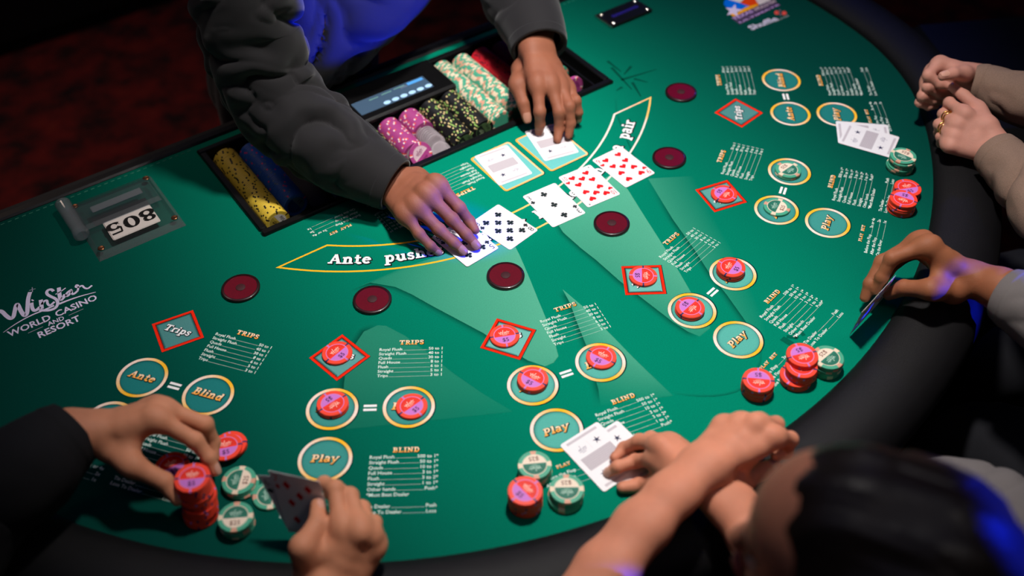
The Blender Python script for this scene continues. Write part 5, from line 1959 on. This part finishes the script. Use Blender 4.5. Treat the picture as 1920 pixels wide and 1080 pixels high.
def np_mesh(name, parts, m, org):
    """parts: list of (verts, faces) joined into one mesh around org"""
    V_, F_ = [], []
    b = 0
    for v, f in parts:
        v = np.asarray(v, float) - np.array(org)
        V_.append(v)
        F_ += [tuple(int(i) + b for i in q) for q in f]
        b += len(v)
    V_ = np.concatenate(V_)
    return new_mesh(name, V_.tolist(), F_, [m], None, True)


def catmull(pts, n):
    P_ = [np.array(p, float) for p in pts]
    P_ = [2 * P_[0] - P_[1]] + P_ + [2 * P_[-1] - P_[-2]]
    out = []
    for i in range(1, len(P_) - 2):
        for q in range(n):
            t = q / n
            p0, p1, p2, p3 = P_[i - 1:i + 3]
            out.append(.5 * ((2 * p1) + (-p0 + p2) * t + (2 * p0 - 5 * p1 + 4 * p2 - p3) * t * t + (-p0 + 3 * p1 - 3 * p2 + p3) * t ** 3))
    out.append(P_[-2])
    return out


def sleeve(pts, seed=0, fold=0.004, seg=56, rings=20, cuff=0.012, flat=1.0, smooth_from=0.0, period=0.05):
    """cloth tube along (point, radius) from the cuff up; folds wander round it"""
    path = catmull([tuple(p) + (r,) for p, r in pts], rings)
    P_ = [q[:3] for q in path]
    rad = [q[3] for q in path]
    n = len(P_)
    dist = [0.0]
    for i in range(1, n):
        dist.append(dist[-1] + np.linalg.norm(P_[i] - P_[i - 1]))
    t0 = unit(P_[1] - P_[0])
    a = unit(np.cross(t0, (0, 0, 1.0)) if abs(t0[2]) < .9 else np.cross(t0, (1.0, 0, 0)))
    v, f = [], []
    rnd = random.Random(seed)
    ph = [rnd.uniform(0, 6.28) for _ in range(8)]
    frames = []
    for i in range(n):
        t = unit(P_[min(i + 1, n - 1)] - P_[max(i - 1, 0)])
        a = unit(a - t * (a @ t))
        frames.append((a, np.cross(t, a)))
    rows_ = []
    # turned-in cuff
    rows_.append((0, -0.006, .82))
    rows_.append((0, 0.0, .90))
    rows_ += [(i, 0.0, 1.0) for i in range(n)]
    for ri, (i, back, sc_) in enumerate(rows_):
        a_, b_ = frames[i]
        s = dist[i]
        k = min(1.0, max(0.0, (s - smooth_from) / 0.05))
        for j in range(seg):
            an = 2 * math.pi * j / seg
            q3 = Vector((P_[i][0] * 13 + a_[0] * math.cos(an) * .8 + seed, P_[i][1] * 13 + a_[1] * math.cos(an) * .8 + b_[1] * math.sin(an) * .8, P_[i][2] * 13 + b_[2] * math.sin(an) * .8))
            nz = mnoise.noise(q3)
            nz2 = mnoise.noise(q3 * 2.3 + Vector((7, 3, 1)))
            f1 = s * 3.1416 / period + 2.4 * math.sin(an + ph[0]) + ph[1] + 2.6 * nz
            f2 = s * 3.1416 / (period * 1.7) - 2.8 * math.sin(an + ph[3]) + ph[4] + 1.8 * nz2
            w1 = min(1.0, max(0.05, .45 + 1.2 * mnoise.noise(q3 * .7 + Vector((2, 9, 4)))))
            puff = w1 * (abs(math.sin(f1)) ** .55 - .7) + .7 * max(0.0, .8 - w1) * (abs(math.sin(f2)) ** .55 - .7) + .35 * nz2
            rr = rad[i] * sc_ + (fold * k * puff if sc_ == 1.0 else 0)
            if s < .017 and sc_ == 1.0:
                rr += .0013
            cent = P_[i] + (unit(P_[1] - P_[0]) * (0.012 if ri == 0 else 0) if ri < 2 else 0)
            v.append(cent + a_ * (rr * math.cos(an)) + b_ * (rr * math.sin(an) * flat))
    m_ = len(rows_)
    for i in range(m_ - 1):
        for j in range(seg):
            p, q = i * seg + j, i * seg + (j + 1) % seg
            f.append((p, p + seg, q + seg, q))
    f.append(tuple(range((m_ - 1) * seg + seg - 1, (m_ - 1) * seg - 1, -1)))
    return v, f


def blob_mesh(prims, h, k, noise_amp=0.0, seed=0.0, nf=10.0, folds=0.0):
    """prims: (a, b, ra, rb, sq) smooth union"""
    pts = [np3(p) for q in prims for p in q[:2]]
    rm = max(max(q[2], q[3]) for q in prims) * 1.3 + .03
    F = Field(np.min(pts, 0) - rm, np.max(pts, 0) + rm, h)
    V = np.full(F.n, 0.3, np.float32)
    for q in prims:
        F.cone(V, np3(q[0]), np3(q[1]), q[2], q[3], k, q[4] if len(q) > 4 else None)
    v, f = F.mesh(V)
    if noise_amp:
        c = v.mean(0)
        for i in range(len(v)):
            p = v[i]
            nn = mnoise.noise(Vector((p[0] * nf + seed, p[1] * nf, p[2] * nf * .6)))
            d = unit(p - c)
            if folds:
                q = mnoise.noise(Vector((p[0] * 6 + 5, p[1] * 6, p[2] * 5)))
                nn += folds * (abs(math.sin(p[0] * 17 - p[2] * 13 + 3.2 * q + 1.0)) ** .6 - .75) * min(1.0, max(0.0, .5 + 1.5 * q))
                nn += folds * .6 * (abs(math.sin(p[0] * 9 + p[2] * 24 + 2.5 * nn)) ** .6 - .75)
            v[i] = p + d * nn * noise_amp
    return v, f


def head_parts(loc, yaw, pitch, s=1.0):
    """head with face; looks along +y before turning. returns skin parts and small feature parts"""
    Rm = np.array((Matrix.Rotation(yaw, 3, 'Z') @ Matrix.Rotation(pitch, 3, 'X')))
    T_ = lambda p: np.array(loc) + Rm @ (np.array(p, float) * s)
    F = Field(np.array((-.11, -.13, -.19)), np.array((.11, .14, .16)), 0.0045)
    V = np.full(F.n, 0.3, np.float32)
    up, fr = (0, 0, 1.0), (0, 1.0, 0)
    F.cone(V, (0, -.035, .045), (0, .03, .05), .078, .072, .02)
    F.cone(V, (0, .02, -.01), (0, .045, -.055), .060, .046, .03)
    F.cone(V, (0, .065, -.078), (0, .068, -.082), .026, .024, .03)       # chin
    F.cone(V, (0, .092, .018), (0, .108, -.018), .008, .0135, .012)      # nose
    F.cone(V, (-.03, .088, .030), (.03, .088, .030), .010, .010, .015)   # brow
    for sx_ in (-1, 1):
        F.cone(V, (sx_ * .038, .070, -.012), (sx_ * .046, .050, -.022), .020, .020, .02)    # cheek
        F.cone(V, (sx_ * .077, -.012, .022), (sx_ * .074, -.004, -.022), .016, .010, .006, ((1, 0, 0), .5))   # ear
    F.cone(V, (0, .094, -.047), (0, .095, -.049), .014, .014, .012)      # mouth
    F.cone(V, (0, -.03, -.05), (0, -.045, -.17), .052, .056, .03)        # neck
    v, f = F.mesh(V)
    v = np.array([T_(p) for p in v])
    feats = []
    for sx_ in (-1, 1):
        e = MB().lathe([(0.001, -.011), (.0075, -.008), (.011, 0), (.0075, .008), (.001, .011)], 14)
        feats.append(('eye', [T_((p[0] + sx_ * .031, p[1] + .0835, p[2] + .010)) for p in e.v], e.f, M['eye']))
        e = MB().lathe([(0.0008, -.005), (.0042, -.003), (.0052, 0), (.0042, .003), (.0008, .005)], 12)
        feats.append(('iris', [T_((p[0] + sx_ * .031, p[1] + .0915, p[2] + .010)) for p in e.v], e.f, M['iris']))
        e = MB().tube([(sx_ * .016, .099, .030), (sx_ * .032, .097, .036), (sx_ * .046, .086, .031)], [.003, .004, .002], 8)
        feats.append(('eyebrow', [T_(p) for p in e.v], e.f, M['hair']))
    e = MB().tube([(-.024, .098, -.049), (-.008, .108, -.046), (.008, .108, -.046), (.024, .098, -.049)], [.002, .006, .006, .002], 8)
    feats.append(('lips', [T_(p) for p in e.v], e.f, M['lip']))
    return (v, f), feats, T_


def hair_cap(T_, long=0.0):
    F = Field(np.array((-.13, -.16, -.34)), np.array((.13, .13, .17)), 0.005)
    V = np.full(F.n, 0.3, np.float32)
    F.cone(V, (0, -.038, .050), (0, .008, .058), .087, .079, .02)
    F.cone(V, (0, -.055, .03), (0, -.062, -.05), .080, .060, .03)
    for sx_ in (-1, 1):
        F.cone(V, (sx_ * .055, -.025, .05), (sx_ * .060, -.03, -.03), .040, .030, .03)
        if long:
            F.cone(V, (sx_ * .07, .0, -.03), (sx_ * .075, .03, -long), .030, .018, .03)
    if long:
        F.cone(V, (0, -.075, -.05), (0, -.09, -long), .06, .05, .03)
    X, Y, Z = np.meshgrid(*F.ax, indexing='ij', sparse=True)
    # cut away the face
    face = np.sqrt(((X) / .90) ** 2 + (Y - .105) ** 2 + ((Z + .02) / 1.25) ** 2) - .093
    V = np.maximum(V, -face)
    strand = .0012 * np.sin(90 * np.arctan2(X + .0001 * Z, Z + .02 + 0 * X) + 14 * Y) + .0015 * np.sin(150 * X + 40 * Z + 30 * Y)
    V = V + strand.astype(np.float32)
    v, f = F.mesh(V)
    return np.array([T_(p) for p in v]), f


def PX(px, py, z):
    q = U(px, py, z)
    return (q.x, q.y, q.z)


def make_person(label, base, skin, nailm, hands, garment, gmat, head=None, hairlong=0.0, extra_skin=(), gname='shirt', group=None, core=None, arms=()):
    root = empty('person', base)
    tag(root, label, 'person', group)
    parts, nails = [], []
    for h_ in hands:
        v, f, nl = hand_mesh(**h_)
        parts.append((v, f))
        nails += nl
    parts += list(extra_skin)
    feats = []
    if head:
        hp, feats, T_ = head_parts(*head)
        parts.append(hp)
    whole = blob_mesh([(a_, b_, ra_ * .86, rb_ * .86, *q_) for (a_, b_, ra_, rb_, *q_) in core], .016, .05)
    for h_, part, path in zip(hands, parts, arms):
        whole = bridge(part, whole, h_['fore'][-1][0], path[-1], path[:-1])
    if head:
        neck = T_((0, -.045, -.225))
        whole = bridge(parts[-1], whole, neck, neck)
    body = link('body', np_mesh('body', [whole], skin, base), root)
    for nl in nails:
        v, f = nail_mesh(nl)
        link('fingernail', np_mesh('fingernail', [(v, f)], nailm, base), body)
    for nm, v, f, m in feats:
        link(nm, np_mesh(nm, [(v, f)], m, base), body)
    if head:
        hv, hf = hair_cap(T_, hairlong)
        link('hair', np_mesh('hair', [(hv, hf)], M['hair'], base), root)
    for nm, v, f, m in garment:
        link(nm, np_mesh(nm, [(v, f)], m, base), root)
    return root, body


def wpt(h_, k='w', n=0):
    return np.array(W3(*HANDS[h_][k][n]))


def up_arm(h_, *rest):
    return [(wpt(h_), .036)] + list(rest)


# ---------------- dealer
sl_r = sleeve([(PX(741, 347, .052), .043), (PX(690, 318, .066), .054), (PX(612, 270, .096), .066), (PX(520, 185, .150), .073), (PX(468, 60, .250), .076), (PX(452, -60, .345), .082), (W3(-.250, .06, .46), .085)],
              3, .022, 120, 40, smooth_from=0.05, period=.095)
sl_l = sleeve([(PX(1011, 90, .098), .049), (PX(1000, 52, .112), .056), (PX(974, 0, .128), .065), (PX(945, -70, .165), .070), (W3(.175, .07, .31), .078), (W3(.125, .09, .45), .085)],
              5, .016, 96, 30, smooth_from=0.055, period=.085)
torso = [(W3(-.06, .315, -.30), W3(-.06, .290, -.05), .165, .160, ((0, 1, 0), .72)), (W3(-.06, .290, -.05), W3(-.065, .175, .17), .160, .165, ((0, .9, .43), .74)),
         (W3(-.065, .175, .17), W3(-.065, .115, .36), .165, .175, ((0, .95, .3), .72)), (W3(-.235, .085, .46), W3(.105, .10, .46), .075, .075),
         (W3(-.065, .10, .46), W3(-.065, .075, .54), .085, .065), (W3(-.10, .115, .130), W3(.005, .095, .22), .140, .155, ((0, .9, .43), .80))]
tv, tf = blob_mesh(torso, .008, .05, .016, 3.1, 8.0, 1.3)
legs = []
for sx_ in (-.16, .04):
    legs.append(sleeve([(W3(sx_, .34, -.70), .058), (W3(sx_, .335, -.45), .072), (W3(sx_ * .9, .32, -.22), .09)], 8, .006, 28, 8))
g_d = [('shirt_sleeve', *sl_r, M['shirt']), ('shirt_sleeve', *sl_l, M['shirt']), ('shaded_shirt', tv, tf, M['shaded_shirt'])] + [('trouser_leg', *l, M['blackknit']) for l in legs]
dealer, dbody = make_person('dealer in charcoal shirt leaning over the tray reaching to cards', W3(-.06, .33, -TZ), M['sk_dealer'], M['nail_d'],
                            [dict(J=HANDS['dealer_r'], s=1.06, fore=[(PX(690, 318, .066), .025), (PX(605, 265, .097), .030)], thick=1.02),
                             dict(J=HANDS['dealer_l'], s=1.06, fore=[(PX(1000, 50, .112), .026), (PX(974, 0, .128), .030)], thick=1.02)],
                            g_d, None, head=(W3(-.065, .075, .72), R(180), R(-25)), core=torso, arms=[(W3(-.255, -.06, .17), W3(-.258, -.0, .33), W3(-.235, .085, .46)), (W3(.185, .03, .22), W3(.15, .08, .36), W3(.105, .10, .46))])
# ---------------- player with the gripping hand (black knit sleeve) and the held pair
sl1 = sleeve([(PX(140, 806, .098), .039), (PX(100, 838, .098), .050), (PX(40, 890, .095), .060), (PX(-60, 965, .08), .066), (W3(-.985, -.62, .06), .068), (W3(-1.06, -.78, .18), .072), (W3(-1.05, -.90, .28), .08)], 12, .007, 48, 12, smooth_from=.03, period=.06)
sl2 = sleeve([(PX(640, 1235, .012), .040), (PX(640, 1330, -.005), .052), (W3(-.70, -1.02, -.01), .060), (W3(-.80, -1.10, .12), .068), (W3(-.86, -1.10, .26), .078)], 13, .007, 40, 10, smooth_from=.03)
tA = [(W3(-1.03, -1.05, -.28), W3(-1.0, -1.02, .05), .15, .16), (W3(-1.0, -1.02, .05), W3(-.97, -1.0, .24), .16, .15), (W3(-1.06, -.92, .27), W3(-.88, -1.09, .27), .08, .08), (W3(-.96, -.99, .3), W3(-.94, -.97, .38), .07, .06)]
tv, tf = blob_mesh(tA, .012, .05, .008, 5.0)
pA, bA = make_person('person in black knit top gripping red chips and holding two cards', W3(-1.02, -1.05, -TZ), M['sk_a'], M['nail'],
            [dict(J=HANDS['a_l'], s=1.02, fore=[(PX(130, 812, .10), .0245), (PX(70, 870, .098), .030)], thick=1.06),
             dict(J=HANDS['a_r'], s=1.0, fore=[(PX(636, 1180, .018), .0245), (PX(640, 1280, .0), .030)], thick=1.05)],
            [('top_sleeve', *sl1, M['blackknit']), ('top_sleeve', *sl2, M['blackknit']), ('knit_top', tv, tf, M['blackknit'])], None,
            head=(W3(-.93, -.96, .50), R(-48), R(-12)), core=tA, arms=[(W3(-.97, -.60, .06), W3(-1.06, -.80, .2), W3(-1.06, -.92, .27)), (W3(-.70, -1.02, -.01), W3(-.80, -1.10, .14), W3(-.88, -1.09, .27))])

# ---------------- player with crossed bare arms, dark hair
fl_ = [(PX(1262, 925, .090), .0190), (PX(1205, 985, .078), .0225), (PX(1138, 1068, .062), .0255), (W3(-.425, -1.015, .040), .028), (W3(-.455, -1.10, .06), .033), (W3(-.455, -1.20, .09), .037)]
fr_ = [(PX(1372, 948, .060), .0190), (PX(1420, 1010, .050), .0225), (W3(-.125, -1.10, .035), .028), (W3(-.075, -1.18, .035), .031), (W3(-.065, -1.25, .08), .036)]
slb1 = sleeve([(W3(-.458, -1.13, .075), .060), (W3(-.455, -1.19, .105), .068), (W3(-.44, -1.26, .13), .078)], 21, .005, 36, 8)
slb2 = sleeve([(W3(-.068, -1.215, .065), .058), (W3(-.068, -1.26, .10), .066), (W3(-.085, -1.30, .12), .076)], 22, .005, 36, 8)
tB = [(W3(-.27, -1.44, -.30), W3(-.27, -1.40, -.05), .15, .155), (W3(-.27, -1.40, -.05), W3(-.26, -1.33, .10), .155, .145), (W3(-.40, -1.29, .12), W3(-.12, -1.31, .12), .072, .072), (W3(-.26, -1.31, .13), W3(-.245, -1.27, .19), .068, .056)]
tv, tf = blob_mesh(tB, .012, .05, .008, 7.0)
pB, bB = make_person('person with dark hair and bare crossed forearms leaning on the armrest', W3(-.27, -1.42, -TZ), M['sk_b'], M['nail'],
            [dict(J=HANDS['b_l'], s=.95, fore=fl_, thick=1.06, h=.0021), dict(J=HANDS['b_r'], s=.95, fore=fr_, thick=1.04, h=.0021)],
            [('tee_sleeve', *slb1, M['blackknit']), ('tee_sleeve', *slb2, M['blackknit']), ('tee_shirt', tv, tf, M['blackknit'])], None,
            head=(tuple(HEAD_B), R(26), R(-4), .92), core=tB, arms=[(W3(-.45, -1.25, .11), W3(-.40, -1.29, .12)), (W3(-.07, -1.28, .10), W3(-.12, -1.31, .12))])

# ---------------- player lifting a card, grey jersey sleeve
slc1 = sleeve([(PX(1886, 552, .072), .037), (PX(1925, 572, .078), .046), (PX(2010, 615, .085), .056), (PX(2140, 690, .10), .062), (W3(.43, -1.30, .16), .070), (W3(.46, -1.38, .27), .08)], 31, .012, 64, 22, smooth_from=.02, period=.07)
slc2 = sleeve([(PX(1722, 925, .022), .036), (PX(1770, 922, .025), .043), (PX(1850, 955, .035), .054), (PX(1945, 1020, .055), .062), (W3(.08, -1.33, .12), .070), (W3(.13, -1.42, .27), .08)], 32, .010, 56, 20, smooth_from=.02, period=.055)
tC = [(W3(.30, -1.55, -.30), W3(.30, -1.5, .0), .16, .165), (W3(.30, -1.5, .0), W3(.295, -1.45, .22), .165, .16), (W3(.13, -1.43, .27), W3(.46, -1.41, .27), .08, .08), (W3(.295, -1.43, .29), W3(.295, -1.40, .37), .075, .062)]
tv, tf = blob_mesh(tC, .012, .05, .008, 9.0)
legC = [sleeve([(W3(x_, -.98, -.66), .055), (W3(x_, -.99, -.42), .065), (W3(x_ + .01, -1.05, -.24), .078), (W3(x_ * .9 + .03, -1.25, -.22), .085), (W3(.3 + (x_ - .3) * .5, -1.45, -.22), .09)], 33 + i, .006, 32, 8) for i, x_ in enumerate((.20, .42))]
# relaxed left hand resting on the armrest
_L = {}
_h0, _h1 = U(1712, 930, .03), U(1580, 985, .03)
HLX, HLY = _h0.x, _h0.y
_g = (_h1 - _h0).normalized()
_w0 = wpt('dealer_r') - np.array((0, 0, TZ))
_ang = R(118)
for k_, vs_ in HANDS['dealer_r'].items():
    _L[k_] = []
    for p_ in vs_:
        d_ = np.array(p_) - _w0
        x_, y_ = d_[0], d_[1]
        # mirror across the hand axis, then turn
        fx, fy = .62, -.78
        al, ac = x_ * fx + y_ * fy, -x_ * fy + y_ * fx
        ac = -ac
        gx, gy = _g.x, _g.y
        nx_, ny_ = al * gx - ac * gy, al * gy + ac * gx
        _L[k_].append((HLX + nx_, HLY + ny_, .032 + d_[2] * .75 + (0 if k_ == 'w' else .0)))
make_person('person in grey jersey lifting one card with a brown hand', W3(.30, -1.5, -TZ), M['sk_c'], M['nail_d'],
            [dict(J=HANDS['c_r'], s=1.08, fore=[(PX(1875, 542, .070), .0260), (PX(1940, 578, .078), .030)], thick=1.02),
             dict(J=_L, s=1.06, fore=[(PX(1770, 925, .028), .0245), (PX(1850, 955, .035), .028)], thick=1.02)],
            [('jersey_sleeve', *slc1, M['greyknit']), ('jersey_sleeve', *slc2, M['greyknit']), ('jersey', tv, tf, M['greyknit'])] + [('trouser_leg', *l, M['darkcloth']) for l in legC], None,
            head=(W3(.295, -1.42, .50), R(8), R(-15)), core=tC, arms=[(W3(.40, -1.2, .12), W3(.44, -1.32, .18), W3(.46, -1.41, .27)), (W3(.09, -1.30, .10), W3(.11, -1.38, .2), W3(.13, -1.43, .27))])

# ---------------- player with clasped hands, taupe wool sleeves and rings
sld1 = sleeve([(PX(1824, 156, .086), .0295), (PX(1850, 160, .088), .034), (PX(1895, 178, .092), .040), (PX(1960, 195, .10), .046), (W3(.83, -.86, .12), .052), (W3(.93, -.93, .22), .060), (W3(.97, -.94, .30), .07)], 41, .008, 64, 22, smooth_from=.02, period=.07)
sld2 = sleeve([(PX(1866, 286, .060), .0355), (PX(1890, 310, .061), .040), (PX(1935, 355, .064), .046), (PX(1990, 410, .075), .050), (W3(.66, -1.02, .12), .056), (W3(.76, -1.09, .22), .062), (W3(.82, -1.09, .30), .07)], 42, .008, 64, 22, smooth_from=.02, period=.07)
tD = [(W3(.96, -1.16, -.30), W3(.94, -1.12, .0), .14, .145), (W3(.94, -1.12, .0), W3(.92, -1.07, .22), .145, .14), (W3(.82, -1.12, .28), W3(.99, -.96, .28), .07, .07), (W3(.91, -1.05, .29), W3(.90, -1.04, .37), .065, .055)]
tv, tf = blob_mesh(tD, .012, .05, .006, 11.0)
pD, bD = make_person('person in taupe wool sweater clasping ringed hands on the armrest', W3(.95, -1.14, -TZ), M['sk_d'], M['nail'],
            [dict(J=HANDS['d_r'], s=.92, fore=[(PX(1860, 165, .088), .0205), (PX(1920, 185, .092), .025)], thick=1.04, up=tuple(CAM_U * .6 + Vector((0, 0, .3)))),
             dict(J=HANDS['d_l'], s=.92, fore=[(PX(1888, 308, .060), .0215), (PX(1940, 358, .064), .026)], thick=1.04)],
            [('sweater_sleeve', *sld1, M['taupe']), ('sweater_sleeve', *sld2, M['taupe']), ('sweater', tv, tf, M['taupe'])], None,
            head=(W3(.90, -1.05, .50), R(40), R(-12)), hairlong=.30, core=tD, arms=[(W3(.83, -.86, .12), W3(.94, -.93, .23), W3(.99, -.96, .28)), (W3(.66, -1.02, .12), W3(.76, -1.09, .22), W3(.82, -1.12, .28))])


def seated_legs(hips, knees, feet, seed, m, base, root):
    for i, (a_, b_, c_) in enumerate(zip(hips, knees, feet)):
        v_, f_ = sleeve([(W3(*c_), .055), (W3((b_[0] * .75 + c_[0] * .25), (b_[1] * .75 + c_[1] * .25), -.42), .062), (W3(*b_), .074), (W3(*[(x + y) / 2 for x, y in zip(a_, b_)]), .082), (W3(*a_), .088)], seed + i, .006, 32, 8)
        link('trouser_leg', np_mesh('trouser_leg', [(v_, f_)], m, base), root)


seated_legs(((-.34, -1.42, -.30), (-.20, -1.42, -.30)), ((-.37, -1.08, -.29), (-.17, -1.08, -.29)), ((-.37, -1.05, -.72), (-.17, -1.05, -.72)), 61, M['darkcloth'], W3(-.27, -1.42, -TZ), pB)
seated_legs(((-1.07, -.98, -.30), (-.96, -1.10, -.30)), ((-.83, -.76, -.29), (-.70, -.90, -.29)), ((-.80, -.74, -.72), (-.67, -.88, -.72)), 63, M['darkcloth'], W3(-1.02, -1.05, -TZ), pA)
seated_legs(((1.0, -1.09, -.30), (.90, -1.20, -.30)), ((.80, -.83, -.29), (.68, -.95, -.29)), ((.78, -.80, -.72), (.66, -.92, -.72)), 65, M['darkcloth'], W3(.95, -1.14, -TZ), pD)


def ring(hand, k, t_, r):
    a, b_ = wpt(hand, k, 0), wpt(hand, k, 1)
    c = a * (1 - t_) + b_ * t_
    ax = unit(b_ - a)
    u_ = unit(np.cross(ax, (0.3, .2, 1.0)))
    w_ = np.cross(ax, u_)
    v, f = [], []
    N, K = 28, 8
    for i in range(N):
        an = 2 * math.pi * i / N
        d = u_ * math.cos(an) + w_ * math.sin(an)
        tw = .0016 * math.sin(an * 2)
        for j in range(K):
            q = 2 * math.pi * j / K
            v.append(c + d * (r + .0011 * math.cos(q)) + ax * (.0015 * math.sin(q) + tw))
    for i in range(N):
        for j in range(K):
            f.append((i * K + j, ((i + 1) % N) * K + j, ((i + 1) % N) * K + (j + 1) % K, i * K + (j + 1) % K))
    return v, f


base_d = W3(.95, -1.14, -TZ)
for k_, t_ in (('m', .50), ('m', .66), ('r', .48), ('r', .64)):
    v, f = ring('d_l', k_, t_, .0104)
    r_ = link('finger_ring', np_mesh('finger_ring', [(v, f)], M['gold'], base_d), pD)
    r_['label'] = 'gold ring worn on a finger'


# ================================================================== dark furniture behind
def chair(loc, rz, label, sh=.64, bh=.92):
    c = empty('casino_chair', loc, rz)
    tag(c, label, 'chair', 'black casino chairs')
    auto_smooth(MB().box(-.22, .22, -.21, .21, sh - .08, sh, .03).build('seat', M['chair'], c))
    bkr = MB().box(-.21, .21, -.035, .035, -.26, .26, .03)
    o = bkr.build('backrest', M['chair'], c)
    o.location = (0, -.25, bh)
    o.rotation_euler = (R(8), 0, 0)
    auto_smooth(o)
    for sx_ in (-.18, .18):
        for sy_ in (-.17, .17):
            MB().tube([(sx_ * 1.1, sy_ * 1.1, 0), (sx_, sy_, sh - .08)], .016, 10).build('leg', M['chrome'], c)
    MB().tube([(-.19, .18, .22), (.19, .18, .22)], .010, 8).build('footrest', M['chrome'], c)
    return c


chair((1.235, -.52, 0), R(62), 'black padded casino chair beside the table end beyond the clasped hands')
for (x_, y_), rz_, lb_ in (((.295, -1.47), 12, 'black padded casino chair under the person in grey jersey'), ((.95, -1.13), 45, 'black padded casino chair under the person in taupe sweater'),
                           ((-.27, -1.40), -4, 'black padded casino chair under the person with crossed arms'), ((-1.02, -1.05), -45, 'black padded casino chair under the person in black knit top')):
    chair((x_, y_, 0), R(rz_), lb_, .335, .62)
cb = empty('pit_cabinet', (-.55, 2.25, 0))
tag(cb, 'long low black cabinet standing on the red carpet behind the dealer', 'cabinet')
auto_smooth(MB().box(-1.2, 1.2, -.30, .30, 0.0, .74, .008).build('carcass', M['blackmat'], cb))
auto_smooth(MB().box(-1.23, 1.23, -.33, .33, .74, .78, .01).build('top', M['black'], cb))
for i in range(4):
    dr = MB().box(-1.17 + i * .59, -.61 + i * .59, -.318, -.301, .05, .70, .004).build('door', M['blackmat'], cb)
    auto_smooth(MB().box(-1.14 + i * .59, -1.12 + i * .59, -.334, -.318, .34, .46, .004).build('handle', M['chrome'], dr))
